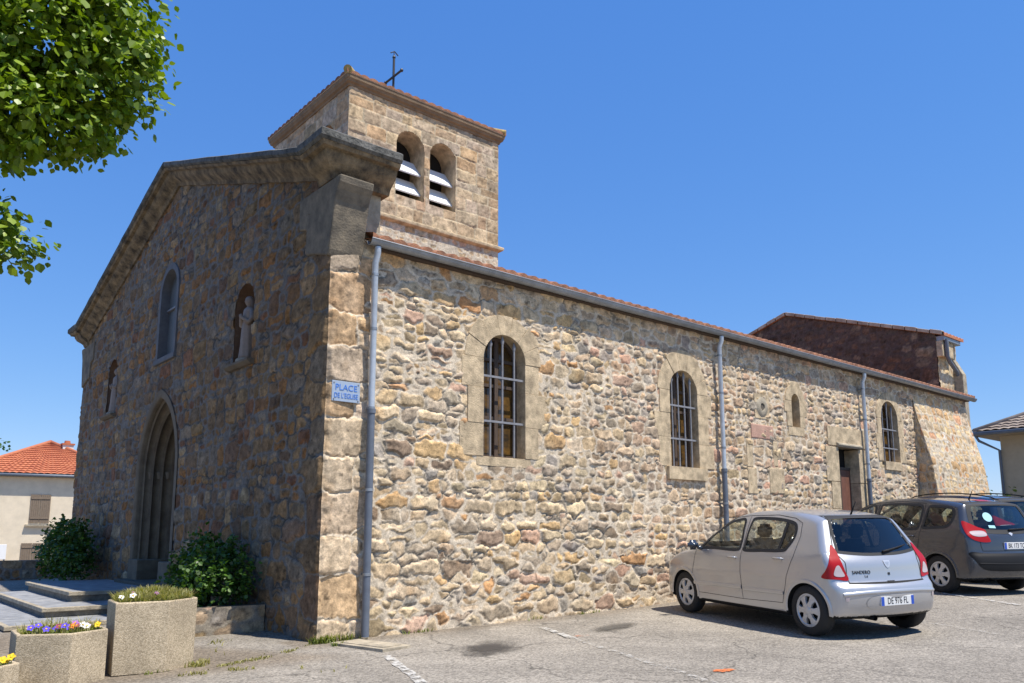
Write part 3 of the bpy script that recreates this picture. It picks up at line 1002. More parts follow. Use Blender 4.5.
# side door
sdoor = MB()
r = random.Random(4); u0, u1, zt = DOOR[0], DOOR[1], DOOR[3]
for sg, a in ((-1, u0), (1, u1)):
    z = -0.1; i = 0
    for h in (.62, .55, .66, .58, .75):
        ww = (.52, .34)[i % 2] * r.uniform(.92, 1.08) * (1 if sg < 0 else .85); b = a + sg * ww
        sdoor.box(min(a, b), -0.024 + r.uniform(-.004, .004), z + .004, max(a, b), .32, min(z + h, zt + .02) - .004); z += h; i += 1
sdoor.box(u0 - .42, -.028, zt + .024, u1 + .36, .32, zt + .44)
side = sdoor.build('door', M['dressed'], church, bevel=.007)
mb = MB(); mb.sweep([[(x, -.028 - p, zt + h) for p, h in ((0, .0), (.03, .01), (.055, .045), (.05, .075), (0, .10))] for x in (u0 - .08, u1 + .08)])
mb.build('hood_mould', M['dressed_grey'], side)
mb = MB(); mb.box(u0 + .004, .20, 0, u1 - .004, .245, zt - .46); mb.build('door_leaf', M['red_wood'], side)
mb = MB(); mb.box(u0 + .002, .19, zt - .455, u1 - .002, .25, zt - .40); mb.box(u0 + .40, .185, 0, u0 + .44, .262, zt - .47); mb.build('door_frame', M['old_wood'], side)
mb = MB(); mb.box(u0 - .05, .33, -.1, u1 + .05, .36, zt + .1); mb.build('door_back', M['dark'], side)

# remains of a blocked door, and the ring stone
mb = MB(); r = random.Random(8)
mb.box(8.90, -.020, 3.02, 9.66, .1, 3.30)
mb.build('relieving_stone', pmat('pink_sandstone', (0.45, 0.27, 0.20), .9, noise=.15, nscale=5, bump=.4), church, bevel=.02)
mb = MB()
for z0, z1, w in ((1.95, 2.45, .30), (2.452, 2.99, .20)):
    mb.box(8.72, -.020, z0, 8.72 + w, .1, z1)
for z0, z1, w in ((2.10, 2.50, .18), (2.502, 3.0, .16)):
    mb.box(9.62, -.018, z0, 9.62 + w, .1, z1)
mb.box(9.45, -.021, 1.98, 9.98, .1, 2.48)
pieces(mb.build('jamb_stone', M['dressed'], church, bevel=.02))
mb = MB()
mb.lathe([(.065, .0), (.075, .03), (.12, .034), (.165, .03), (.20, .012), (.21, -.03), (.065, -.03)], (9.30, -.004, 3.65), (0, -1, 0), 20, closed=True)
mb.build('ring_stone', M['dressed_grey'], church, auto=40)
mb = MB(); mb.box(9.05, -.016, 3.42, 9.55, .06, 3.90); mb.lathe([(.0, .0), (.07, .0)], (9.30, -.0175, 3.65), (0, -1, 0), 16, mat=1)
mb.build('ring_stone_block', [M['dressed'], M['shadow_stone']], church)

# buttress: battered slab of rubble at the far end of the long wall ----------------------
BX0, BX1 = 16.06, 19.36


def bdepth(v):
    return np.interp(v, [-0.3, 1.0, 2.1, 2.95, 3.5, 4.3, 4.62], [0.62, 0.55, 0.45, 0.36, 0.235, 0.05, 0.015])


r0 = np.random.default_rng(15)
bs = rubble_seeds(BX0, BX1, -0.3, 4.7, lambda u, v: .20, (.9, 2.2), r0)


def bmap(U, V):
    d = bdepth(V); P = np.stack([U, -d, V], -1)
    sl_ = (bdepth(V - .05) - bdepth(V + .05)) / .1
    N = np.stack([0 * U, -1 / np.hypot(1, sl_), sl_ / np.hypot(1, sl_)], -1)
    return P, N


butt = empty('buttress', (0, 0, 0), 0, church)
PAL_B = [((0.50, 0.40, 0.26), 5), ((0.54, 0.42, 0.26), 4), ((0.46, 0.31, 0.17), 3), ((0.38, 0.32, 0.25), 3), ((0.44, 0.26, 0.16), 1.2)]
masonry('buttress_face', np.arange(BX0, BX1 + .01, .024), np.arange(-.3, 4.64, .022), bmap, bs, PAL_B, (0.50, 0.43, 0.33), M['rubble'], butt, None, (.010, .03), .02, .06, .05, 2.6, 41, lambda U, V: sstep(0, .04, U - BX0) * sstep(0, .04, BX1 - U), .7)
bs2 = rubble_seeds(0, 0.8, -0.3, 4.7, lambda u, v: .19, (.9, 2.0), r0)
for nm, x, sg in (('buttress_flank', BX0, -1.), ('buttress_flank', BX1, 1.)):
    masonry(nm, np.arange(0, 0.66, .02), np.arange(-.3, 4.64, .02), lambda U, V: (np.stack([x + 0 * U, -U * (bdepth(V) / .62), V], -1), np.broadcast_to(np.array([sg, 0., 0]), U.shape + (3,))), bs2, PAL_B, (0.42, 0.36, 0.28), M['rubble'], butt,
            lambda u, v: u <= .62, (.010, .03), .018, .05, .04, 2.6, 43, lambda U, V: sstep(0, .04, .62 - U), .5, flip=sg > 0)
mb = MB()
th = np.linspace(.15, math.pi - .15, 14)
mb.sweep([[(18.35 + q * math.cos(t), -bdepth(2.25 + q * math.sin(t)) - yy, 2.20 + q * .55 * math.sin(t)) for q, yy in ((.62, -.02), (.62, .012), (.70, .014), (.70, -.02))] for t in th])
mb.build('relieving_arch', M['dressed'], butt)
mb = MB(); mb.hexa([(17.2, -.245, 3.50), (17.42, -.245, 3.50), (17.42, -.20, 3.50), (17.2, -.20, 3.50), (17.2, -.175, 3.78), (17.42, -.175, 3.78), (17.42, -.12, 3.78), (17.2, -.12, 3.78)])
mb.build('stone_tablet', pmat('white_tablet', (0.62, 0.60, 0.56), .7), butt)


# roofs ---------------------------------------------------------------------------------
def tile_slope(mb, A, B, C_, D, period=0.21, amp=0.055, rows=2, n=8, mat=0, thick=0.03, up=Vector((0, 0, 1))):
    """canal tiles: A-B along the eave, D-C along the ridge; scalloped eave end is closed"""
    A, B, C_, D = map(Vector, (A, B, C_, D))
    L = (B - A).length; m = max(2, int(round(L / period)) * n)
    vs = []; fs = []
    for j in range(rows + 1):
        for i in range(m + 1):
            p = (A.lerp(B, i / m)).lerp(D.lerp(C_, i / m), j / rows)
            ph = (i / n) % 1.0
            h = amp * abs(math.cos(math.pi * ph)) ** 0.8
            vs.append(p + up * h)
    for j in range(rows):
        for i in range(m):
            a = j * (m + 1) + i
            fs.append((a, a + 1, a + m + 2, a + m + 1))
    b0 = len(vs)
    for i in range(m + 1): vs.append(A.lerp(B, i / m) - up * thick)
    for i in range(m + 1): vs.append(D.lerp(C_, i / m) - up * thick)
    for i in range(m):
        fs.append((i, b0 + i, b0 + i + 1, i + 1))
    fs.append((b0, b0 + m, b0 + 2 * m + 1, b0 + m + 1))
    mb.add(vs, fs, mat)


mb = MB()
tile_slope(mb, (0.46, -0.215, 4.905), (19.55, -0.215, 4.905), (19.55, 6.0, 6.76), (0.46, 6.0, 6.76), mat=0)
tile_slope(mb, (19.5, 12.2, 4.915), (0.62, 12.2, 4.915), (0.62, 6.0, 6.76), (19.5, 6.0, 6.76), n=4, mat=0)
roof = mb.build('roof', M['tile_old'], church, recalc=False)
for p_ in roof.data.polygons: p_.use_smooth = False
mb = MB(); mb.box(.62, -.10, 4.80, 19.45, .10, 4.872); mb.build('wall_plate', M['old_wood'], church)
mb = MB()
for k in range(0, 1):
    ang = np.linspace(math.pi, 2 * math.pi, 9)
    prof_o = [(-.165 + .068 * math.cos(a), 4.872 + .068 * math.sin(a)) for a in ang]
    prof_i = [(-.165 + .062 * math.cos(a), 4.872 + .062 * math.sin(a)) for a in ang[::-1]]
    pr = prof_o + prof_i
    xs = np.linspace(.44, 19.62, 40)
    mb.sweep([[(x, y, z + .006 * math.sin(x * .9)) for y, z in pr] for x in xs])
    mb.tube([(.44, -.236, 4.876), (19.62, -.236, 4.876)], .010, 8)
gut = mb.build('gutter', M['zinc'], church, auto=40)


def downpipe(x, ylow, zsplit, zbot):
    mb = MB(); mb.tube([(x, -.165, 4.80), (x, -.165, 4.72), (x, -.11, 4.60), (x, -.11, zsplit)], .041, 14)
    dp = mb.build('downpipe', M['pipe_up'], church, auto=50)
    mb = MB(); mb.tube([(x, -.11, zsplit + .02), (x, -.11, zbot)], .047, 14); mb.lathe([(.047, 0), (.055, .005), (.055, .06), (.047, .065)], (x, -.11, zsplit - .04), (0, 0, 1), 14)
    mb.build('pipe_foot', M['pipe_low'], dp, auto=50)
    for z in (.75, 1.75, 2.75, 3.75, 4.45):
        mb = MB()
        rr = .053 if z < zsplit else .047
        mb.lathe([(.040, -.018), (rr, -.016), (rr, .016), (.040, .018)], (x, -.11, z), (0, 0, 1), 14)
        mb.box(x - .012, -.062, z - .012, x + .012, .02, z + .012)
        mb.build('pipe_bracket', M['zinc'], dp, auto=50)


downpipe(0.565, 0, 2.72, 0.03)
downpipe(7.84, 0, 2.35, 0.05)
downpipe(13.28, 0, 2.4, 0.1)

# ------------------------------------------------------------------ portal, front window, niches
def portal_path(off, base=PB, n=14):
    """outline of the pointed arch, moved inward by off: from the foot of one jamb to the other"""
    a = PA - off; rr = PRR - off; cx = PRR - PA
    h = math.sqrt(rr * rr - cx * cx)
    t1 = math.atan2(h, cx)
    pts = [(PC + a, base), (PC + a, (base + PSP) / 2)]
    pts += [(PC - cx + rr * math.cos(t), PSP + rr * math.sin(t)) for t in np.linspace(0, t1, n)]
    pts += [(PC + cx - rr * math.cos(t), PSP + rr * math.sin(t)) for t in np.linspace(t1, 0, n)][1:]
    pts += [(PC - a, (base + PSP) / 2), (PC - a, base)]
    return pts


PORTAL_PROF = [(-.15, -.022), (-.02, -.022), (0.0, 0.0), (0.0, .07), (.04, .09), (.02, .12), (.03, .17), (.07, .21), (.12, .215), (.165, .19), (.18, .15), (.20, .19), (.155, .23), (.15, .28), (.175, .33), (.22, .345), (.27, .33), (.295, .29), (.31, .33), (.27, .37), (.27, .42), (.30, .46), (.34, .465), (.38, .44), (.40, .50), (.40, .60)]
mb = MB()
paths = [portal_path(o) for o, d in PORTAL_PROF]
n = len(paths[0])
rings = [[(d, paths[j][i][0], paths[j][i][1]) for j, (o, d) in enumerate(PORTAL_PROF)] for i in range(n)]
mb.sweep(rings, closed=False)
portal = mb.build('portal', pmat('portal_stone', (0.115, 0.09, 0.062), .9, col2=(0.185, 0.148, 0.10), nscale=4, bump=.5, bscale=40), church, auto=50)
mb = MB()
for sg in (-1, 1):
    a0 = PC + sg * (PA + .14); a1 = PC + sg * (PA - .42)
    mb.box(-.05, min(a0, a1), .3, .5, max(a0, a1), PB + .34)
pieces(mb.build('portal_plinth', portal.data.materials[0], portal, bevel=.02))
mb = MB()
for sg in (-1, 1):
    for o, d in ((.10, .20), (.20, .32), (.31, .44)):
        mb.lathe([(.0, -.05), (.042, -.05), (.05, 0), (.06, .05), (.06, .08), (0, .08)], (d - .01, PC + sg * (PA - o), PSP - .05), (0, 0, 1), 12)
pieces(mb.build('capital', portal.data.materials[0], portal, auto=40))
mb = MB()
mb.box(.56, PC - .66, .45, .60, PC + .66, PSP + 1.1)
mb.build('door_leaf', M['old_wood'], portal)
mb = MB(); mb.box(-.25, PC - 1.2, .1, .62, PC + 1.2, PB - .012); mb.build('threshold', M['shadow_stone'], portal, bevel=.02)


def front_ring(name, o, th, x0, x1, mat, parent):
    c, w, s, p = o; mb = MB()
    t = np.linspace(0, math.pi, 17)
    inn = [(c + w, s)] + [(c + w * math.cos(q), p + w * math.sin(q)) for q in t] + [(c - w, s)]
    out = [(c + w + th, s)] + [(c + (w + th) * math.cos(q), p + (w + th) * math.sin(q)) for q in t] + [(c - w - th, s)]
    mb.sweep([[(x0, *out[i]), (x0, *inn[i]), (x1, *inn[i]), (x1, *out[i])] for i in range(len(inn))])
    return mb.build(name, mat, parent, auto=40)


fw = front_ring('window', FW, .11, -.03, .22, M['cement'], church)
mb = MB(); mb.box(-.055, FW[0] - .56, FW[2] - .10, .22, FW[0] + .56, FW[2] - .002); mb.build('sill', M['cement'], fw, bevel=.01)
mb = MB(); c, w, s, p = FW; t = np.linspace(0, math.pi, 17)
poly = [(c - w, s), (c + w, s)] + [(c + w * math.cos(q), p + w * math.sin(q)) for q in t]
mb.add([(.13, u, z) for u, z in poly], [tuple(range(len(poly)))]); mb.build('pane', M['blind_glass'], fw)
mb = MB(); mb.box(.085, c - w, 5.28, .125, c + w, 5.31); mb.build('glazing_bar', M['iron'], fw)
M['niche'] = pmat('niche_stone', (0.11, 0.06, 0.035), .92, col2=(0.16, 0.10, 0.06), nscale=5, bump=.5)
for (c, w, s, p) in NI:
    mb = MB(); rings = []
    ph = np.linspace(0, math.pi, 15)
    w2 = w + .012
    for z in np.linspace(s, p, 5):
        rings.append([(-.004 + .36 * math.sin(a), c + w2 * math.cos(a), z) for a in ph])
    for e in np.linspace(0, math.pi / 2, 8)[1:]:
        rings.append([(-.004 + .36 * math.sin(a) * math.cos(e), c + w2 * math.cos(a) * math.cos(e), p + w2 * math.sin(e)) for a in ph])
    mb.sweep(rings, closed=False)
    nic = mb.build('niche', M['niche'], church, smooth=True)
    mb = MB()
    mb.sweep([[(.36, c + sg * .47, s - .085), (-.06, c + sg * .44, s - .085), (-.11, c + sg * .44, s - .04), (-.11, c + sg * .44, s - .002), (.36, c + sg * .47, s - .002)] for sg in (-1, 1)])
    mb.build('niche_sill', portal.data.materials[0], nic, bevel=.008)

# ------------------------------------------------------------------ bell tower
TX0, TX1, TY0, TY1 = 2.53, 6.27, 4.40, 7.80
tower = empty('bell_tower', (0, 0, 0), 0, church)
LW = [(3.955, .335, 7.90, 8.985), (4.765, .335, 7.90, 8.985)]
r0 = np.random.default_rng(5)
ta = ashlar_seeds(TX0, TX1, 7.42, 9.85, (.16, .30), (.22, .62), r0)


def tkeep(u, v):
    k = np.ones(u.shape, bool)
    for o in LW: k &= arch_d(u, v, o) > .0
    return k


masonry('tower_wall', np.arange(TX0, TX1 + .001, .017), np.arange(7.40, 9.86, .017), lambda U, V: (np.stack([U, TY0 + 0 * U, V], -1), np.broadcast_to(np.array([0., -1, 0]), U.shape + (3,))), ta, PAL_T, (.50, .42, .29), M['ashlar'], tower, tkeep,
        (.004, .012), .007, .02, .010, 12.0, 51, lambda U, V: sstep(0, .03, U - TX0) * sstep(0, .03, TX1 - U), .3)
ta = ashlar_seeds(TY0, TY1, 7.42, 9.85, (.16, .30), (.22, .62), r0)
TWO = [(5.30, .335, 7.90, 8.985), (6.25, .335, 7.90, 8.985)]
masonry('tower_wall', np.arange(TY0, TY1 + .001, .019), np.arange(7.40, 9.86, .019), lambda U, V: (np.stack([TX0 + 0 * U, U, V], -1), np.broadcast_to(np.array([-1., 0, 0]), U.shape + (3,))), ta, PAL_T, (.46, .39, .28), M['ashlar'], tower,
        lambda u, v: (arch_d(u, v, TWO[0]) > 0) & (arch_d(u, v, TWO[1]) > 0), (.004, .012), .007, .02, .010, 12.0, 53, lambda U, V: sstep(0, .03, U - TY0) * sstep(0, .03, TY1 - U), .3, flip=True)
tb = rubble_seeds(TX0, TX1, 5.6, 7.4, lambda u, v: .15, (.9, 2.0), r0)
for nm, ax in (('tower_base', 'S'), ('tower_base', 'W')):
    a0, a1 = ((TX0, TX1) if ax == 'S' else (TY0, TY1))
    sd_ = tb if ax == 'S' else rubble_seeds(TY0, TY1, 5.6, 7.4, lambda u, v: .15, (.9, 2.0), r0)
    masonry(nm, np.arange(a0, a1 + .001, .02), np.arange(5.6, 7.33, .02), (lambda U, V: (np.stack([U, TY0 + .0 + 0 * U, V], -1), np.broadcast_to(np.array([0., -1, 0]), U.shape + (3,)))) if ax == 'S' else (lambda U, V: (np.stack([TX0 + 0 * U, U, V], -1), np.broadcast_to(np.array([-1., 0, 0]), U.shape + (3,)))),
            sd_, [((.52, .43, .30), 4), ((.46, .34, .20), 3), ((.42, .30, .22), 2), ((.48, .42, .33), 3)], (.52, .46, .36), M['rubble'], tower, None, (.01, .025), .02, .05, .03, 2.8, 57, lambda U, V: sstep(0, .03, U - a0) * sstep(0, .03, a1 - U), .6, flip=(ax == 'W'))
mb = MB()
mb.box(TX1 - .3, TY0 + .05, 5.6, TX1 - .001, TY1, 9.85); mb.box(TX0 + .05, TY1 - .3, 5.6, TX1 - .3, TY1 - .001, 9.85)
mb.build('tower_rear_wall', M['dressed'], tower)


def square_ring(prof, x0, y0, x1, y1):
    """profile (outset, z) run round the tower"""
    return [[(x0 - p, y0 - p, z) for p, z in prof], [(x1 + p, y0 - p, z) for p, z in prof], [(x1 + p, y1 + p, z) for p, z in prof], [(x0 - p, y1 + p, z) for p, z in prof], [(x0 - p, y0 - p, z) for p, z in prof]]


mb = MB(); mb.sweep(square_ring([(-.08, 7.28), (.03, 7.285), (.085, 7.32), (.095, 7.36), (.09, 7.385), (.005, 7.43), (-.08, 7.44)], TX0, TY0, TX1, TY1), caps=False)
mb.build('string_course', M['dressed'], tower, auto=35)
mb = MB(); mb.sweep(square_ring([(-.1, 9.80), (.025, 9.805), (.035, 9.84), (.075, 9.87), (.085, 9.91), (.10, 9.925), (.11, 9.985), (-.1, 9.99)], TX0, TY0, TX1, TY1), caps=False)
mb.build('tower_cornice', pmat('orange_brown_cornice', (0.23, 0.16, 0.095), .9, noise=.2, nscale=5, bump=.4), tower, auto=35)
mb = MB(); mb.sweep(square_ring([(-.1, 9.992), (.118, 9.993), (.122, 10.02), (-.1, 10.028)], TX0, TY0, TX1, TY1), caps=False)
mb.build('cornice_fillet', pmat('pale_fillet', (.50, .42, .30), .9, noise=.15), tower)
mb = MB()
e = .125
corners = [(TX0 - e, TY0 - e, 10.035), (TX1 + e, TY0 - e, 10.035), (TX1 + e, TY1 + e, 10.035), (TX0 - e, TY1 + e, 10.035)]
apx = ((TX0 + TX1) / 2, (TY0 + TY1) / 2, 10.75)
for i in range(4):
    tile_slope(mb, corners[i], corners[(i + 1) % 4], apx, apx, period=.2, amp=.036, n=8, rows=1)
mb.build('tower_roof', M['tile_old'], tower, recalc=False)
mb = MB(); mb.tube([(corners[0][0] + .01, corners[0][1] + .01, 10.06), (corners[0][0] + .4, corners[0][1] + .4, 10.19)], .085, 10)
mb.tube([(corners[1][0] - .01, corners[1][1] + .01, 10.06), (corners[1][0] - .4, corners[1][1] + .4, 10.19)], .075, 10)
pieces(mb.build('hip_tile', pmat('lichened_hip_tile', (.38, .28, .10), .9, noise=.3, nscale=14), tower, auto=40))
for (c, w, s, p), face in [(LW[0], 'S'), (LW[1], 'S'), (TWO[0], 'W'), (TWO[1], 'W')]:
    mb = MB(); t = np.linspace(0, math.pi, 17)
    out = [(c + w, s)] + [(c + w * math.cos(q), p + w * math.sin(q)) for q in t] + [(c - w, s), (c + w, s)]
    f3 = (lambda u, d, z: (u, TY0 + d, z)) if face == 'S' else (lambda u, d, z: (TX0 + d, u, z))
    mb.sweep([[f3(u, d, z) for d in (-.004, .26, .52)] for u, z in out], closed=False)
    bl = mb.build('belfry_opening', M['dressed'], tower, auto=40)
    mb = MB(); poly = out[:-1]; mb.add([f3(c + (u - c) * 1.1, .53, z + (.05 if z > s else -.05)) for u, z in poly], [tuple(range(len(poly)))]); mb.build('belfry_back', M['dark'], bl)
    for zz in (0, -.43):
        mb = MB(); a, b = c - w + .004, c + w - .004
        pts = [(.11, 8.50 + zz), (.125, 8.475 + zz), (.41, 8.855 + zz), (.395, 8.88 + zz)]
        mb.sweep([[f3(u, d, z) for d, z in pts] for u in (a, b)])
        mb.build('louvre_slat', M['slat'], bl)
# cross on the roof
mb = MB()
mb.tube([(4.55, 6.1, 10.6), (4.55, 6.1, 12.02)], .028, 8)
mb.tube([(4.55, 6.1 - .33, 11.56), (4.55, 6.1 + .33, 11.56)], .026, 8)
for p_ in ((4.55, 6.1, 12.04), (4.55, 5.76, 11.56), (4.55, 6.44, 11.56)):
    mb.lathe([(0, -.04), (.03, -.03), (.042, 0), (.03, .03), (0, .04)], p_, (0, 0, 1), 8)
crs = mb.build('roof_cross', M['black_iron'], tower, auto=40)
mb = MB()
mb.tube([(4.55, 6.1, 12.04), (4.55, 6.1, 12.16)], .012, 6); mb.tube([(4.46, 6.1, 12.12), (4.56, 6.1, 12.19), (4.66, 6.1, 12.12)], .014, 6)
mb.build('weathercock', M['black_iron'], crs)

# ------------------------------------------------------------------ chancel, higher than the nave
ch = empty('chancel', (0, 0, 0), 0, church)
CX0, CX1, CY0, CYA, CY1 = 19.0, 20.30, 0.47, 5.05, 9.6


def crake(y): return 6.80 + (8.28 - 6.80) * (1 - np.abs(np.asarray(y, float) - CYA) / (CYA - CY0))


r0 = np.random.default_rng(25)
cs = rubble_seeds(CY0, CY1, 4.7, 8.4, lambda u, v: .24, (.9, 2.2), r0)
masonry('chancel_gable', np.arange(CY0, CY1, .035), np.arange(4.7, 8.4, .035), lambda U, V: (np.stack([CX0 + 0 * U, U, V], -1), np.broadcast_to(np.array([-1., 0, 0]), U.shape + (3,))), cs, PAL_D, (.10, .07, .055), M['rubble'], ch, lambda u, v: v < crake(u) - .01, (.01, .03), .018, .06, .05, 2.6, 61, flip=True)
cs = rubble_seeds(CX0, CX1, -.2, 6.9, lambda u, v: .26, (.9, 2.2), r0)
masonry('chancel_wall', np.arange(CX0, CX1, .05), np.arange(-.3, 6.75, .05), lambda U, V: (np.stack([U, CY0 + 0 * U, V], -1), np.broadcast_to(np.array([0., -1, 0]), U.shape + (3,))), cs, [((.50, .40, .26), 4), ((.46, .36, .24), 3), ((.40, .30, .2), 2)], (.52, .45, .33), M['rubble'], ch, None, (.01, .03), .02, .06, .05, 2.6, 63)
mb = MB(); mb.prism([(CY0 + .06, -.3), (CY1, -.3), (CY1, 6.72), (CYA, 8.22), (CY0 + .06, 6.74)], lambda p, k: (CX1 if k else CX0 + .08, p[0], p[1])); mb.build('chancel_core', M['dressed_grey'], ch)
mb = MB()
mb.box(20.02, .22, -.3, 20.28, CY0 + .1, 5.7); mb.hexa([(20.02, .22, 5.7), (20.28, .22, 5.7), (20.28, CY0, 5.7), (20.02, CY0, 5.7), (20.02, CY0 - .03, 6.15), (20.28, CY0 - .03, 6.15), (20.28, CY0, 6.15), (20.02, CY0, 6.15)])
mb.build('chancel_pier', M['dressed_grey'], ch, bevel=.02)
mb = MB()
zs0, zt0 = float(crake(CY0 - .25)), float(crake(CYA))
tile_slope(mb, (CX0 - .06, CY0 - .25, zs0), (CX1, CY0 - .25, zs0), (CX1, CYA, zt0), (CX0 - .06, CYA, zt0), thick=.05)
tile_slope(mb, (CX1, CY1 + .2, float(crake(CY1 + .2))), (CX0 - .06, CY1 + .2, float(crake(CY1 + .2))), (CX0 - .06, CYA, zt0), (CX1, CYA, zt0), thick=.05, n=4)
mb.build('chancel_roof', M['tile'], ch, recalc=False)
mb = MB(); r = random.Random(2)
n = 14
for i in range(n):                         # lime-bedded verge tiles along the west gable
    for side_ in (0, 1):
        y0 = CY0 - .2 + (CYA - CY0 + .2) * i / n; y1 = CY0 - .2 + (CYA - CY0 + .2) * (i + .93) / n
        if side_: y0, y1 = 2 * CYA - y1, 2 * CYA - y0
        a, b = float(crake(y0)), float(crake(y1)); j = r.uniform(0, .025)
        mb.hexa([(CX0 - .07, y0, a - .04), (CX0 + .12, y0, a - .04), (CX0 + .12, y1, b - .04), (CX0 - .07, y1, b - .04), (CX0 - .07, y0, a + .06 + j), (CX0 + .12, y0, a + .06 + j), (CX0 + .12, y1, b + .06 + j), (CX0 - .07, y1, b + .06 + j)])
mb.build('verge_tile', pmat('pale_verge_tile', (.30, .20, .13), .9, col2=(.50, .42, .32), nscale=2.5), ch, bevel=.012)
mb = MB(); mb.box(CX0 + .02, CY0 - .22, 6.55, CX0 + 1.15, CY0 + .02, 6.70); mb.build('eave_board', M['zinc'], ch, bevel=.02)
mb = MB(); mb.box(CX0, CY0 - .16, 6.10, CX0 + .75, CY0 + .04, 6.56); mb.build('eave_block', M['dressed'], ch, bevel=.02)
mb = MB(); mb.tube([(CX0 + .14, CY0 - .22, 6.6), (CX0 + .14, CY0 - .22, 6.1), (CX0 + .3, CY0 - .2, 5.98), (CX0 + .95, CY0 - .12, 5.78), (CX0 + 1.08, CY0 - .1, 5.65), (CX0 + 1.08, CY0 - .1, 4.9)], .055, 10)
mb.build('downpipe', M['pipe_low'], ch, auto=50)


# ------------------------------------------------------------------ lettering helper
def text_mesh(name, s, size, mat, parent, loc, rot, depth=.002, align='CENTER', sx=1.0):
    cu = bpy.data.curves.new(name, 'FONT')
    cu.body = s; cu.size = size; cu.extrude = depth; cu.align_x = align; cu.align_y = 'CENTER'
    tmp = bpy.data.objects.new('tmp', cu); COL.objects.link(tmp)
    dg = bpy.context.evaluated_depsgraph_get(); dg.update()
    me = bpy.data.meshes.new_from_object(tmp.evaluated_get(dg))
    bpy.data.objects.remove(tmp, do_unlink=True)
    me.materials.clear(); me.materials.append(mat)
    o = bpy.data.objects.new(name, me); o.location = loc; o.rotation_euler = rot; o.scale = (sx, 1, 1)
    return link(o, parent)


sg_ = empty('street_sign', (0.245, -0.045, 2.925))
tag(sg_, 'pale blue enamel street plate screwed to the sunlit corner stones of the church', 'street sign')
mb = MB(); mb.box(-.19, -.006, -.125, .19, .006, .125); mb.build('plate', M['plate_blue'], sg_, bevel=.004)
text_mesh('lettering', "PLACE", .105, M['letter_blue'], sg_, (0, -.0085, .045), (R(90), 0, 0))
text_mesh('lettering', "DE L'EGLISE", .088, M['letter_blue'], sg_, (0, -.0085, -.055), (R(90), 0, 0), sx=.72)
mb = MB()
for x in (-.165, .165):
    for z in (-.10, .10): mb.lathe([(0, .008), (.008, .006), (.010, 0), (.010, -.03)], (x, -.006, z), (0, -1, 0), 8)
pieces(mb.build('screw', M['iron'], sg_))


# ------------------------------------------------------------------ statues in the niches
def statue(loc, rz, arms, label):
    root = empty('statue', loc, rz)
    tag(root, label, 'statue')
    mb = MB(); r = random.Random(3); n = 28; rings = []
    prof = [(0, .135, .115), (.05, .13, .11), (.2, .115, .10), (.38, .112, .098), (.50, .105, .09), (.56, .10, .082), (.64, .112, .082), (.70, .122, .08), (.745, .115, .072), (.77, .075, .055), (.785, .04, .04), (.80, .034, .036), (.815, .042, .048), (.845, .056, .066), (.88, .060, .070), (.915, .054, .064), (.94, .036, .044), (.952, .008, .01)]
    for z, a, b in prof:
        fold = .10 * max(0, 1 - z / .72)
        rings.append([(b * math.cos(q) * (1 + fold * math.sin(9 * q + z * 3)), a * math.sin(q) * (1 + fold * math.sin(9 * q + z * 3)), z + .05) for q in [2 * math.pi * k / n for k in range(n)]])
    mb.sweep(rings)
    mb.build('figure', M['statue'], root, smooth=True)
    mb = MB()
    for s in (-1, 1):
        hand = (-.115, s * .018, .66) if arms else (-.10, s * .07, .60)
        mb.tube([(0, s * .105, .765), (-.01, s * .145, .64), (-.055, s * .125, .575), hand, (hand[0] - .02, hand[1], hand[2] + .05)], [.038, .042, .038, .024, .012], 10)
    mb.build('arm', M['statue'], root, smooth=True)
    mb = MB()                                 # veil, brows, nose, chin
    mb.sweep([[(.012 + (.066 + k) * math.cos(q), (.066 + k) * math.sin(q), z) for q in np.linspace(-1.9, 1.9, 14)] for z, k in ((.70, .055), (.78, .01), (.86, 0), (.93, -.004), (.985, -.03), (1.008, -.06))], closed=False)
    mb.hexa([(-.078, -.009, .905), (-.078, .009, .905), (-.055, .012, .905), (-.055, -.012, .905), (-.066, -.005, .942), (-.066, .005, .942), (-.05, .006, .942), (-.05, -.006, .942)])
    mb.build('veil', M['statue'], root, smooth=True)
    mb = MB(); mb.lathe([(0, 0), (.16, 0), (.16, .03), (.145, .05), (0, .05)], (0, 0, 0), (0, 0, 1), 24); mb.build('pedestal', M['dressed_grey'], root, auto=40)
    return root


statue((.06, 2.60, 3.682), 0, True, 'pale robed statue with joined hands in the niche between door and sunlit corner')
statue((.08, 9.60, 3.682), 0, False, 'pale robed statue in the facade niche furthest from the sunlit corner')

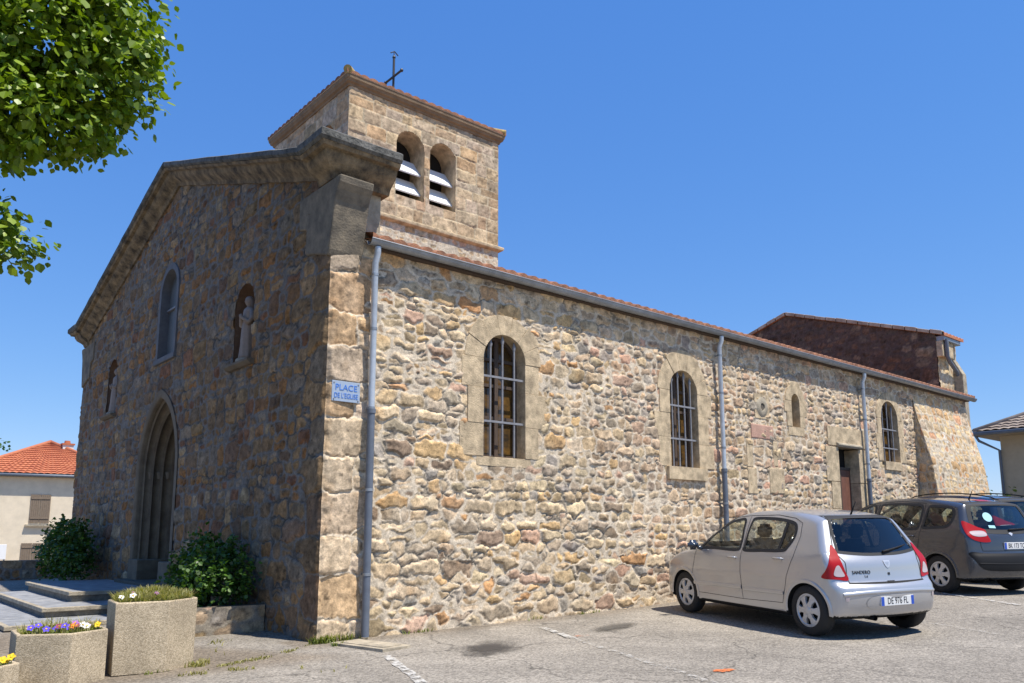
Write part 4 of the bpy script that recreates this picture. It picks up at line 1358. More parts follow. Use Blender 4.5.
# ------------------------------------------------------------------ steps, low walls
steps = empty('church_steps', (-1.0, 5.5, 0.05))
tag(steps, 'broad slate topped stone steps leading up to the pointed church door', 'steps')
for (x0, y0, x1, y1, zb, zt_) in ((-1.47, 5.10, -.12, 8.45, 0, .352), (-1.98, 4.22, -.14, 8.3, 0, .205), (-2.55, 3.35, -.16, 8.1, -.02, .075)):
    mb = MB(); mb.box(x0 + .04 + 1, y0 + .04 - 5.5, -.4, x1 + 1, y1 - 5.5 - .04, zt_ - .05 - .052); st = mb.build('step', M['shadow_stone'] if 0 else pmat('step_riser_stone', (.20, .175, .14), .9, noise=.3, nscale=9, bump=.6, bscale=25), steps)
    mb = MB(); ny = 8; r = random.Random(int(x0 * 100))
    for i in range(ny):
        ya = y0 + (y1 - y0) * i / ny; yb = y0 + (y1 - y0) * (i + 1) / ny
        mb.box(x0 + 1, ya + .003 - 5.5, zt_ - .10, x1 + 1, yb - .003 - 5.5, zt_ - .05 + r.uniform(-.003, .003))
    mb.build('slate_slab', M['slate'], st, bevel=.008)
    mb = MB(); mb.box(x0 + 1 - .012, y0 - 5.5 - .012, zt_ - .103, x1 + 1, y0 - 5.5 + .06, zt_ - .0455); mb.box(x0 + 1 - .012, y0 - 5.5 + .06, zt_ - .103, x0 + 1.06, y1 - 5.5, zt_ - .0455)
    mb.build('nosing', M['dressed_grey'], st, bevel=.008)


def rubble_box(name, x0, y0, x1, y1, z0, z1, label, cat, pal, mort, size=.2, seed=70, cap=M['shadow_stone']):
    root = empty(name, ((x0 + x1) / 2, (y0 + y1) / 2, z0)); tag(root, label, cat)
    r0 = np.random.default_rng(seed); ox, oy, oz = root.location
    for nm, a0, a1, f in (('wall_face', x0, x1, lambda U, V: (np.stack([U - ox, y0 - oy + 0 * U, V - oz], -1), np.broadcast_to(np.array([0., -1, 0]), U.shape + (3,)))),
                          ('wall_face', y0, y1, lambda U, V: (np.stack([x0 - ox + 0 * U, U - oy, V - oz], -1), np.broadcast_to(np.array([-1., 0, 0]), U.shape + (3,))))):
        se = rubble_seeds(a0, a1, z0 - .2, z1, lambda u, v: size, (.9, 2), r0)
        masonry(nm, np.linspace(a0, a1, max(3, int((a1 - a0) / .02))), np.arange(z0 - .2, z1, .02), f, se, pal, mort, M['rubble'], root, None, (.008, .025), .016, .05, .04, 2.6, seed, flip=(f is not None and nm == 'wall_face' and a0 == y0 and a1 == y1))
    mb = MB(); mb.box(x0 + .03 - ox, y0 + .03 - oy, -.2, x1 - ox, y1 - oy, z1 - z0 - .015); mb.build('wall_core', cap, root)
    return root


rubble_box('bed_wall', -1.15, 1.38, -.03, 1.62, 0.0, .35, 'knee high stone edging of the planted bed beside the church steps', 'low wall', [(tuple(.72 * q for q in c), w) for c, w in PAL_S], (.27, .235, .185), .18, 71)
mb = MB(); mb.box(-1.1, 1.60, -.1, -.02, 2.85, .29)
o = mb.build('dirt', pmat('dark_soil', (.05, .038, .028), .95, noise=.3, nscale=12), None); tag(o, kind='stuff')
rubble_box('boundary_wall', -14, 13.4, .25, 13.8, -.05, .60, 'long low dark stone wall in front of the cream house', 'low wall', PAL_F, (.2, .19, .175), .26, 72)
mb = MB(); mb.box(-.20, -.42, -.10, .22, .42, .022); mb.box(-.13, -.34, .022, .15, .34, .030)
o = tag(mb.build('drain_slab', M['dressed_grey'], None, bevel=.012), 'flat stone slab let into the ground under the drainpipe beside the street sign', 'slab')
o.location = (.33, -.62, .004); o.rotation_euler = (0, 0, R(12))

# ------------------------------------------------------------------ cars: a smooth implicit body, cut into panels
def catmull(pts, per=10, closed=False):
    P = [np.array(p, float) for p in pts]; out = []
    n = len(P)
    for i in range(n - 1 if not closed else n):
        p0 = P[(i - 1) % n] if (closed or i > 0) else P[0]; p1 = P[i]; p2 = P[(i + 1) % n]
        p3 = P[(i + 2) % n] if (closed or i + 2 < n) else P[-1]
        for t in np.linspace(0, 1, per, endpoint=False):
            out.append(0.5 * (2 * p1 + (p2 - p0) * t + (2 * p0 - 5 * p1 + 4 * p2 - p3) * t * t + (3 * p1 - p0 - 3 * p2 + p3) * t ** 3))
    if not closed: out.append(P[-1])
    return np.array(out)


def sd_poly(x, z, P):
    """signed distance to a closed polygon"""
    sh = x.shape; x = x.ravel(); z = z.ravel()
    A = P; B = np.roll(P, -1, 0)
    d2 = np.full(x.shape, 1e9); ins = np.zeros(x.shape, bool)
    for (ax, az), (bx, bz) in zip(A, B):
        ex, ez = bx - ax, bz - az
        wx, wz = x - ax, z - az
        t = np.clip((wx * ex + wz * ez) / (ex * ex + ez * ez + 1e-12), 0, 1)
        d2 = np.minimum(d2, (wx - t * ex) ** 2 + (wz - t * ez) ** 2)
        c = ((az > z) != (bz > z))
        if c.any():
            xi = ax + (z - az) / (bz - az + 1e-15) * ex
            ins ^= c & (x < xi)
    d = np.sqrt(d2)
    return np.where(ins, -d, d).reshape(sh)


def smax(a, b, k):
    h = np.clip(0.5 + 0.5 * (a - b) / k, 0, 1)
    return b * (1 - h) + a * h + k * h * (1 - h)


def inpoly(x, z, P):
    return sd_poly(np.asarray(x, float), np.asarray(z, float), np.asarray(P, float)) < 0


class CarBody:
    def __init__(s, d):
        s.d = d
        s.prof = catmull(d['prof'], 5, True)
        s.plan = catmull(d['plan'], 6)
        s.plan = np.concatenate([s.plan, s.plan[::-1] * [1, -1]])
        zz = np.array(d['sec']); zf = np.linspace(zz[0, 0], zz[-1, 0], 200)
        wf = np.interp(zf, zz[:, 0], zz[:, 1])
        k = np.ones(13) / 13; wp = np.pad(wf, 6, mode='edge'); wf = np.convolve(wp, k, 'valid')
        s.zf, s.wf = zf, wf
        s.tab()

    def tab(s):
        # 2d tables of the profile and plan distances, read back bilinearly
        d = s.d; s.h = .0125
        s.tx = np.arange(-.4, d['L'] + .4, s.h); s.tz = np.arange(-.1, d['H'] + .3, s.h); s.ty = np.arange(0, 1.3, s.h)
        X, Z = np.meshgrid(s.tx, s.tz, indexing='ij'); s.T1 = sd_poly(X, Z, s.prof)
        X, Y = np.meshgrid(s.tx, s.ty, indexing='ij'); s.T3 = sd_poly(X, Y, s.plan)

    def look(s, T, a, b, a0, b0):
        i = np.clip((a - a0) / s.h, 0, T.shape[0] - 1.001); j = np.clip((b - b0) / s.h, 0, T.shape[1] - 1.001)
        i0 = i.astype(int); j0 = j.astype(int); fi = i - i0; fj = j - j0
        return (T[i0, j0] * (1 - fi) + T[i0 + 1, j0] * fi) * (1 - fj) + (T[i0, j0 + 1] * (1 - fi) + T[i0 + 1, j0 + 1] * fi) * fj

    def F(s, x, y, z, arch=True):
        d = s.d; ay = np.abs(y); L = d['L']
        c = -d['bowf'] * (1 - sstep(0.0, L * .5, x)) + d['bowr'] * sstep(L * .55, L, x)
        xe = x + c * (ay / .85) ** 2
        zc = z + d['crown'] * (ay / .6) ** 2 * sstep(.8, 1.3, z)
        d1 = s.look(s.T1, xe, zc, s.tx[0], s.tz[0])
        belt = d['belt'](x)
        d2 = ay - np.interp(z - belt, s.zf, s.wf) * d['wx'](x) - d['bulge'](x, z)
        d3 = s.look(s.T3, x, ay, s.tx[0], 0)
        f = smax(smax(d2, d3, .05), d1, np.where(z > 1.0, .085, .06))
        if arch:
            for (wx, wz) in d['wheels']:
                r = d['arch'] - np.hypot(x - wx, z - wz)
                f = np.maximum(f, np.minimum(r, ay - .52))
        return f

    def grad(s, P, arch=True, e=.003):
        g = np.empty_like(P)
        for k in range(3):
            a = P.copy(); b = P.copy(); a[:, k] += e; b[:, k] -= e
            g[:, k] = (s.F(*a.T, arch) - s.F(*b.T, arch)) / (2 * e)
        return g

    def mesh(s, h=.028):
        d = s.d
        o = np.array([-.1, -1.0 - h * .37, .08]); dims = [int((d['L'] + .2) / h) + 2, int(2.0 / h) + 3, int((d['H'] + .05) / h)]
        X, Y, Z = [o[k] + h * np.arange(dims[k]) for k in range(3)]
        G = np.stack(np.meshgrid(X, Y, Z, indexing='ij'), -1)
        f = s.F(G[..., 0].ravel(), G[..., 1].ravel(), G[..., 2].ravel()).reshape(dims)
        S = f < 0
        cnt = np.zeros([n - 1 for n in dims], int); pos = np.zeros([n - 1 for n in dims] + [3]); num = np.zeros([n - 1 for n in dims])
        sl = lambda a, i, j, k: a[i:i + dims[0] - 1, j:j + dims[1] - 1, k:k + dims[2] - 1]
        cs = [(i, j, k) for i in (0, 1) for j in (0, 1) for k in (0, 1)]
        for c in cs: cnt += sl(S, *c)
        for a in cs:
            for ax in range(3):
                if a[ax] == 0:
                    b = list(a); b[ax] = 1
                    fa, fb = sl(f, *a), sl(f, *b); cr = (fa < 0) != (fb < 0)
                    t = np.where(cr, fa / (fa - fb + 1e-12), 0)
                    q = np.zeros(cr.shape + (3,)); q[:] = a; q[..., ax] = t
                    pos += np.where(cr[..., None], q, 0); num += cr
        mixed = (cnt > 0) & (cnt < 8)
        idx = np.full(mixed.shape, -1); idx[mixed] = np.arange(mixed.sum())
        base = np.stack(np.meshgrid(*[np.arange(n) for n in mixed.shape], indexing='ij'), -1)
        V = o + h * (base + pos / np.maximum(num, 1)[..., None])[mixed]
        Q = []
        for ax in range(3):
            u, v = [(1, 2), (2, 0), (0, 1)][ax]
            r = [slice(None)] * 3; r[u] = slice(1, -1); r[v] = slice(1, -1)
            ra = r.copy(); rb = r.copy(); ra[ax] = slice(0, -1); rb[ax] = slice(1, None)
            A, B = S[tuple(ra)], S[tuple(rb)]
            where = np.argwhere(A != B)
            if not len(where): continue
            I = where.copy(); I[:, u] += 1; I[:, v] += 1
            def at(du, dv):
                J = I.copy(); J[:, u] -= du; J[:, v] -= dv
                return idx[J[:, 0], J[:, 1], J[:, 2]]
            q = np.stack([at(1, 1), at(0, 1), at(0, 0), at(1, 0)], -1)
            ins = A[where[:, 0], where[:, 1], where[:, 2]]
            q = np.where(ins[:, None], q, q[:, ::-1])
            Q.append(q)
        Q = np.concatenate(Q); Q = Q[(Q >= 0).all(1)]
        for _ in range(5):
            fv = s.F(*V.T); g = s.grad(V); gg = (g * g).sum(1)
            V = V - np.clip(fv / np.maximum(gg, .2), -.02, .02)[:, None] * g
        g = s.grad(V, False); N = g / np.maximum(np.linalg.norm(g, axis=1), 1e-6)[:, None]
        return V, Q, N

    def cast(s, O, D, off=0.0, n=60):
        O = np.asarray(O, float); D = np.asarray(D, float) / np.linalg.norm(D)
        t = np.zeros(len(O))
        for _ in range(n):
            P = O + D * t[:, None]; t += np.clip(s.F(*P.T, False), -.1, .3) * .7
        P = O + D * t[:, None]
        g = s.grad(P, False); N = g / np.maximum(np.linalg.norm(g, axis=1), 1e-6)[:, None]
        return P + N * off, N


def frame(D):
    D = Vector(D).normalized(); zax = Vector((0, 0, 1))
    return D


def ray_o(kind, sgn, a, b):
    """a 2d drawing plane in front of one face of the car -> ray origins and direction"""
    a = np.asarray(a, float); b = np.asarray(b, float)
    if kind == 'side': return np.stack([a, np.full_like(a, sgn * 1.6), b], -1), np.array([0, -sgn, 0.])
    if kind == 'rear': return np.stack([np.full_like(a, 6.), a, b], -1), np.array([-1., 0, 0])
    if kind == 'front': return np.stack([np.full_like(a, -1.5), a, b], -1), np.array([1., 0, 0])
    if kind == 'top': return np.stack([a, b, np.full_like(a, 2.6)], -1), np.array([0, 0, -1.])
    if kind == 'tail':   # diagonal: a runs round the rear corner
        dx, dy = .8, .6 * sgn
        cx, cy = ray_o.corner
        return np.stack([cx + dx * 1.2 + a * .6, sgn * (cy + .6 * 1.2 - a * .8), b], -1), np.array([-dx, -dy, 0.])


def patch(body, name, kind, sgn, poly, mat, parent, off=.004, round_=True, rings=7, per=8):
    P = catmull(poly, per, True) if round_ else np.concatenate([np.linspace(poly[i], poly[(i + 1) % len(poly)], per, endpoint=False) for i in range(len(poly))])
    c = P.mean(0); n = len(P)
    pts = np.concatenate([c[None]] + [c + (P - c) * t for t in np.linspace(0, 1, rings + 1)[1:]])
    V, N = body.cast(*ray_o(kind, sgn, pts[:, 0], pts[:, 1]), off)
    fs = []
    for i in range(n): fs.append((0, 0, 1 + i, 1 + (i + 1) % n))
    for r_ in range(rings - 1):
        for i in range(n):
            a = 1 + r_ * n + i; b = 1 + r_ * n + (i + 1) % n
            fs.append((a, a + n, b + n, b))
    me = bpy.data.meshes.new(name)
    fl = [tuple(dict.fromkeys(f)) for f in fs]
    me.from_pydata(V.tolist(), [], fl); me.materials.append(mat)
    bm = bmesh.new(); bm.from_mesh(me); bmesh.ops.recalc_face_normals(bm, faces=bm.faces); bm.to_mesh(me); bm.free()
    me.polygons.foreach_set('use_smooth', [True] * len(me.polygons))
    me.normals_split_custom_set_from_vertices(N.tolist())
    o = bpy.data.objects.new(name, me)
    return link(o, parent)


def strip(body, name, kind, sgn, line, w, mat, parent, off=.003, closed=False, per=8, smooth_line=True, thick=0.0):
    if smooth_line: P = catmull(line, per, closed)
    else:
        k = len(line); P = np.concatenate([np.linspace(line[i], line[(i + 1) % k], per, endpoint=False) for i in range(k if closed else k - 1)] + ([] if closed else [np.array([line[-1]], float)]))
    n = len(P)
    T = (np.roll(P, -1, 0) - np.roll(P, 1, 0)) if closed else np.gradient(P, axis=0)
    T = T / np.maximum(np.linalg.norm(T, axis=1), 1e-9)[:, None]; Nn = np.stack([-T[:, 1], T[:, 0]], -1)
    cols = [(-w / 2, 0), (-w / 4, thick * .75), (0, thick), (w / 4, thick * .75), (w / 2, 0)] if w > .02 else [(-w / 2, 0), (w / 2, 0)]
    Vs = []
    for ww, th in cols:
        Q = P + Nn * ww
        V, _ = body.cast(*ray_o(kind, sgn, Q[:, 0], Q[:, 1]), off + th); Vs.append(V)
    V = np.stack(Vs, 1); k = V.shape[1]
    mb = MB(); fs = []
    for i in range(n if closed else n - 1):
        j = (i + 1) % n
        for c in range(k - 1): fs.append((i * k + c, i * k + c + 1, j * k + c + 1, j * k + c))
    mb.add(V.reshape(-1, 3).tolist(), fs)
    return mb.build(name, mat, parent, smooth=True)


def part(name, V, Q, N, sel, mat, parent):
    Vv, q, ex = compact(V, Q[sel], (N,))
    return np_mesh(name, Vv, q, mat, parent, None, True, ex[0])


def car_paint(name, col, metal=.55, rough=.32):
    m = pmat(name, col, rough, metal, coat=.9)
    return m


CM = dict(
    rubber=pmat('black_rubber', (.018, .018, .019), .75), trim=pmat('black_trim_plastic', (.010, .010, .011), .62, spec=.25),
    seam=pmat('panel_gap', (.012, .012, .012), .9), tyre=pmat('tyre_rubber', (.022, .021, .020), .85, bump=.2),
    hub=pmat('silver_hubcap', (.52, .52, .52), .38, .35), red=pmat('red_lamp_lens', (.36, .008, .010), .3, spec=.3),
    clear=pmat('clear_lamp_lens', (.50, .42, .42), .25, .1), seat=pmat('grey_seat_cloth', (.045, .045, .05), .9), dash=pmat('dark_cabin_plastic', (.03, .03, .032), .7),
    plate=pmat('white_number_plate', (.72, .72, .70), .4), eu=pmat('blue_plate_band', (.02, .08, .45), .4), ink=pmat('black_lettering', (.015, .015, .015), .5),
    chrome=pmat('chrome', (.62, .62, .63), .35, .5), sticker=pmat('pale_blue_sticker', (.35, .62, .68), .6), well=pmat('wheel_well', (.010, .010, .010), .95), amber=pmat('amber_lens', (.6, .2, .01), .2))


def wheel(name, x, y, z, R_, sgn, parent, spokes=6):
    w = empty(name, (x, y, z), 0, parent)
    mb = MB(); wd = .185; ri = R_ * .64
    pr = [(ri, -wd / 2 + .02), (ri + .02, -wd / 2), (R_ - .035, -wd / 2), (R_ - .008, -wd / 2 + .022), (R_, -wd / 2 + .05), (R_, wd / 2 - .05), (R_ - .008, wd / 2 - .022), (R_ - .035, wd / 2), (ri + .02, wd / 2), (ri, wd / 2 - .02)]
    mb.lathe(pr, (0, 0, 0), (0, sgn, 0), 48, closed=True); mb.build('tyre', CM['tyre'], w, auto=40)
    mb = MB(); o = wd / 2 - .02
    mb.lathe([(ri + .004, o - .03), (ri + .004, o + .010), (ri - .018, o + .016), (ri - .03, o + .002)], (0, 0, 0), (0, sgn, 0), 48)
    for k in range(spokes):
        a = 2 * math.pi * k / spokes
        rr = ri - .02; pts = []
        ha0, ha1 = .40, .27
        prof = [(.035, .40 * .9, o + .022), (.075, .42, o + .024), (rr * .62, .30, o + .018), (rr, .34, o + .004)]
        rings = []
        for r_, half, h in prof:
            hw = half * .5 if r_ > .06 else .5
            hw = {0: .52, 1: .50, 2: .26, 3: .30}[len(rings)]
            rings.append([(r_ * math.cos(a - hw), sgn * h, r_ * math.sin(a - hw)), (r_ * math.cos(a), sgn * (h + .006), r_ * math.sin(a)), (r_ * math.cos(a + hw), sgn * h, r_ * math.sin(a + hw)), (r_ * math.cos(a + hw), sgn * (h - .03), r_ * math.sin(a + hw)), (r_ * math.cos(a - hw), sgn * (h - .03), r_ * math.sin(a - hw))])
        mb.sweep(rings)
    mb.lathe([(0, o + .034), (.045, o + .033), (.058, o + .024), (.06, o)], (0, 0, 0), (0, sgn, 0), 24)
    mb.build('hubcap', CM['hub'], w, auto=35)
    mb = MB(); mb.lathe([(0, o - .045), (ri, o - .045)], (0, 0, 0), (0, sgn, 0), 32); mb.build('dark_backing', CM['well'], w)  # near-black disc painted in for the shade between the spokes
    return w


def soft_box(mb, c, s, tilt=0.0, r=.05):
    """a rounded cushion"""
    bm = bmesh.new(); bmesh.ops.create_cube(bm, size=1)
    for v in bm.verts: v.co = Vector((v.co.x * s[0], v.co.y * s[1], v.co.z * s[2]))
    bmesh.ops.bevel(bm, geom=bm.edges[:], offset=min(r, min(s) * .45), segments=3, affect='EDGES')
    M_ = Matrix.Translation(c) @ Matrix.Rotation(tilt, 4, 'Y')
    bm.verts.ensure_lookup_table()
    mb.add([M_ @ v.co for v in bm.verts], [[v.index for v in f.verts] for f in bm.faces]); bm.free()


def make_car(d, loc, rz, label, cat='car', group=None):
    b = CarBody(d); P = d['paint']
    root = empty(d['name'], loc, rz); tag(root, label, cat, group)
    ray_o.corner = d['corner']
    V, Q, N = b.mesh(d.get('vox', .027))
    shr = lambda pl: (lambda q: q.mean(0) + (q - q.mean(0)) * .975)(catmull(pl, 6, True))
    cen = V[Q].mean(1); nor = N[Q].mean(1)
    x, y, z = cen.T; ay = np.abs(y)
    cut = np.zeros(len(Q), bool)
    sideish = (np.abs(nor[:, 1]) > .45) & (ay > .4)
    for pl in d['glass_side']: cut |= sideish & inpoly(x, z, shr(pl))
    rearish = (nor[:, 0] > .25) & (x > d['L'] * .6) & ~(sideish & (ay > .74))
    cut |= rearish & inpoly(y, z, shr(d['glass_rear']))
    frontish = (nor[:, 0] < -.2) & (x < d['L'] * .6) & (z > .9)
    cut |= frontish & inpoly(y, z, shr(d['glass_front']))
    arch = np.zeros(len(Q), bool)
    for wx, wz in d['wheels']: arch |= (np.hypot(x - wx, z - wz) < d['arch'] + .012) & (ay < .9) & (z < wz + d['arch'] + .02)
    inside = arch & ((np.abs(nor[:, 1]) < 2)) & (np.min([np.hypot(x - wx, z - wz) for wx, wz in d['wheels']], 0) < d['arch'] + .012)
    under = (z < .27) & (nor[:, 2] < -.3)
    done = cut | inside
    for s_ in (-1, 1):
        for wx, _z in d['wheels']:
            sel = inside & ~cut & (np.sign(y) == s_) & (np.abs(x - wx) < .8)
            if sel.any(): part('wheel_housing', V, Q, N, sel, CM['well'], root)
    left = ~done
    for pl in d['doors']:
        for s_ in (-1, 1):
            sel = left & sideish & (np.sign(y) == s_) & inpoly(x, z, pl)
            if sel.any():
                dr = part('door', V, Q, N, sel, P, root); left &= ~sel
                strip(b, 'door_gap', 'side', s_, pl, .0062, CM['seam'], dr, .0022, True, 14, False)
                hx, hz = d['handles'][d['doors'].index(pl)]
                patch(b, 'handle_recess', 'side', s_, [(hx - .06, hz - .035), (hx + .06, hz - .035), (hx + .055, hz + .03), (hx - .055, hz + .03)], d.get('recess', P), dr, .003, True, 3)
                p0, n0 = b.cast(*ray_o('side', s_, np.array([hx]), np.array([hz + .012])))
                mb = MB(); yy = float(p0[0, 1])
                mb.tube([(hx - .085, yy, hz + .014), (hx - .07, yy + s_ * .025, hz + .018), (hx + .07, yy + s_ * .025, hz + .018), (hx + .085, yy, hz + .014)], .0125, 8); mb.build('door_handle', P, dr, smooth=True)
                mo = d['moulding']
                if mo:
                    xs = [p[0] for p in pl if p[1] < .7]; x0, x1 = min(xs) + .03, max(xs) - .02
                    strip(b, 'rubbing_strip', 'side', s_, [(x0, mo[0]), (x1, mo[0] + mo[1] * (x1 - x0))], .055, P, dr, .003, False, 8, True, .009)
    sel = left & rearish & inpoly(y, z, d['tailgate']); tg = part('tailgate', V, Q, N, sel, P, root); left &= ~sel
    strip(b, 'tailgate_gap', 'rear', 1, d['tailgate'], .010, CM['seam'], tg, .0022, True, 12, False)
    sel = left & (x > d['L'] - .75) & (z < d['bump_z'] + .0) & ~under; bp_ = part('bumper', V, Q, N, sel, d.get('bump_mat', P), root); left &= ~sel
    sel = left & (x < .62) & (z < .56) & ~under; part('bumper', V, Q, N, sel, d.get('bump_mat', P), root); left &= ~sel
    sel = left & under; part('underside', V, Q, N, sel, CM['trim'], root); left &= ~sel
    part('body', V, Q, N, left, P, root)
    # glass with rubber seals
    for pl, sealw in zip(d['glass_side'], d['seal_w']):
        for s_ in (-1, 1):
            gl = patch(b, 'side_window', 'side', s_, pl, M['car_glass'], root, -.004)
            strip(b, 'window_seal', 'side', s_, [tuple(p) for p in catmull(pl, 5, True)], sealw, CM['rubber'], gl, .0035, True, 2, False)
    for ln in d.get('quarter', []):
        for s_ in (-1, 1): strip(b, 'window_divider', 'side', s_, ln, .05, CM['rubber'], root, .002, False, 6)
    gl = patch(b, 'rear_window', 'rear', 1, d['glass_rear'], M['rear_glass'], root, -.002)
    strip(b, 'window_seal', 'rear', 1, [tuple(p) for p in catmull(d['glass_rear'], 6, True)], d.get('seal_rear', .05), CM['rubber'], gl, .003, True, 2, False)
    wz, wx = d['wiper']
    pp, _ = b.cast(*ray_o('rear', 1, np.linspace(wx[0], wx[1], 6), np.linspace(wz[0], wz[1], 6)), .022)
    mb = MB(); mb.tube(pp.tolist(), [.016, .014, .012, .010, .010, .008], 6); mb.build('wiper', CM['trim'], gl, smooth=True)
    gl = patch(b, 'windscreen', 'front', 1, d['glass_front'], M['car_glass'], root, -.002)
    strip(b, 'window_seal', 'front', 1, [tuple(p) for p in catmull(d['glass_front'], 6, True)], .05, CM['rubber'], gl, .003, True, 2, False)
    # lamps
    for s_ in (-1, 1):
        tl = patch(b, 'tail_light', 'tail', s_, d['tail'], CM['red'], root, .009, True, 14, 8)
        for pl in d['tail_clear']: patch(b, 'reversing_lens', 'tail', s_, pl, CM['clear'], tl, .013, True, 6, 6)
        patch(b, 'headlight', 'front', s_, [(a * s_, c) for a, c in d['head']], CM['clear'], root, .005, True, 6, 6)
        for pl, mt in d.get('rear_bits', []):
            patch(b, 'rear_reflector', 'rear', s_, [(a * s_, c) for a, c in pl], CM[mt], bp_, .006, True, 4, 6)
        # arch lips and mirrors
        for wx_, wz_ in d['wheels']:
            a = np.linspace(-.10, math.pi + .10, 40)
            strip(b, 'wheel_arch', 'side', s_, [(wx_ + (d['arch'] + .004) * math.cos(t), wz_ + (d['arch'] + .004) * math.sin(t)) for t in a], .052, d.get('arch_mat', P), root, .002, False, 2, False, .010)
        mx, mz = d['mirror']; p0, _ = b.cast(*ray_o('side', s_, np.array([mx]), np.array([mz]))); yy = float(p0[0, 1])
        mb = MB(); soft_box(mb, Vector((mx - .03, yy + s_ * .125, mz + .06)), (.10, .19, .145), 0, .045)
        mb.tube([(mx, yy - s_ * .02, mz), (mx - .01, yy + s_ * .06, mz + .03)], .03, 8); mb.build('mirror', d.get('mirror_mat', P), root, smooth=True)
    for pl, mt in d.get('rear_panels', []): patch(b, 'bumper_panel', 'rear', 1, pl, CM[mt] if isinstance(mt, str) else mt, bp_, .009, True, 14, 10)
    for ln, w_, mt, th in d.get('rear_lines', []): strip(b, 'bumper_crease', 'rear', 1, ln, w_, CM[mt] if isinstance(mt, str) else mt, bp_, .002, False, 8, True, th)
    # wheels
    for wx_, wz_ in d['wheels']:
        for s_ in (-1, 1): wheel('wheel', wx_, s_ * d['track'] / 2, wz_, wz_, s_, root)
    # cabin
    cab = MB(); L = d['L']; fx = d['seat_x']
    cab.box(d['wheels'][0][0] + .4, -.66, .32, d['L'] - .35, .66, .40)
    cab.box(d['wheels'][0][0] + .28, -.66, .40, d['wheels'][0][0] + .62, .66, d['dash_z'])
    cb = cab.build('cabin_floor', CM['dash'], root)
    for sx in fx:
        for yy in ((-.36, .36) if sx == fx[0] else (-.36, .0, .36)):
            mb = MB(); soft_box(mb, Vector((sx, yy, .60)), (.50, .48 if sx == fx[0] else .40, .16), 0, .06); soft_box(mb, Vector((sx + .27, yy, .86)), (.13, .46 if sx == fx[0] else .40, .56), .2, .06); soft_box(mb, Vector((sx + .37, yy, 1.235)), (.09, .25, .19), .12, .045)
            mb.build('seat', CM['seat'], root, smooth=True)
    # number plate
    pz, py, pw, ph = d['plate']
    p0, n0 = b.cast(*ray_o('rear', 1, np.array([py]), np.array([pz])), 0)
    px = float(p0[0, 0]) + .012
    npl = empty('number_plate', (px, py, pz), 0, root)
    mb = MB(); mb.box(-.02, -pw / 2, -ph / 2, .0, pw / 2, ph / 2); mb.build('plate', CM['plate'], npl, bevel=.004)
    mb = MB(); mb.box(-.004, pw / 2 * -1 + .002, -ph / 2 + .002, .0012, -pw / 2 + .045, ph / 2 - .002); mb.box(-.004, pw / 2 - .045, -ph / 2 + .002, .0012, pw / 2 - .002, ph / 2 - .002); mb.build('plate_band', CM['eu'], npl)
    text_mesh('plate_text', d['plate_text'], ph * .98, CM['ink'], npl, (.0015, 0, 0), (R(90), 0, R(90)), .0008, sx=.72)
    for (txt, sz, ty, tz, sx_) in d.get('badges', []):
        p0, n0 = b.cast(*ray_o('rear', 1, np.array([ty]), np.array([tz])), .003); n_ = Vector(n0[0])
        el = math.asin(max(-1, min(1, n_.z)))
        text_mesh('badge_text', txt, sz, CM['ink'], tg, tuple(p0[0]), (R(90) - el, 0, R(90) + math.atan2(n_.y, n_.x)), .002, sx=sx_)
    for pl, mt in d.get('tail_badges', []): patch(b, 'badge', 'rear', 1, pl, CM[mt] if isinstance(mt, str) else mt, tg, .006, False, 3, 4)
    if d.get('exhaust'):
        ex, ey, ez = d['exhaust']; mb = MB(); mb.tube([(ex - .35, ey, ez), (ex, ey, ez - .01)], .032, 14, caps=False); mb.tube([(ex - .05, ey, ez), (ex - .04, ey, ez)], .03, 14); mb.build('exhaust_pipe', CM['trim'], root, smooth=True)
    if d.get('antenna') and not d.get('rails'):
        ax, az = d['antenna']; mb = MB(); mb.tube([(ax, 0, az - .03), (ax + .015, 0, az + .012), (ax + .10, 0, az + .16)], [.02, .012, .004], 8); mb.build('antenna', CM['trim'], root, smooth=True)
    if d.get('rails'):
        for s_ in (-1, 1):
            x0, x1 = d['rails']
            xs = np.linspace(x0, x1, 14)
            pp, _ = b.cast(*ray_o('top', 1, xs, np.full(14, s_ * .50)), 0)
            pp[:, 2] += .040 * np.sin(np.linspace(0, math.pi, 14)) ** .35
            mb = MB(); mb.tube(pp.tolist(), .011, 8); mb.build('roof_rail', CM['trim'], root, smooth=True)
    root['half'] = 0; del root['half']
    return root, b


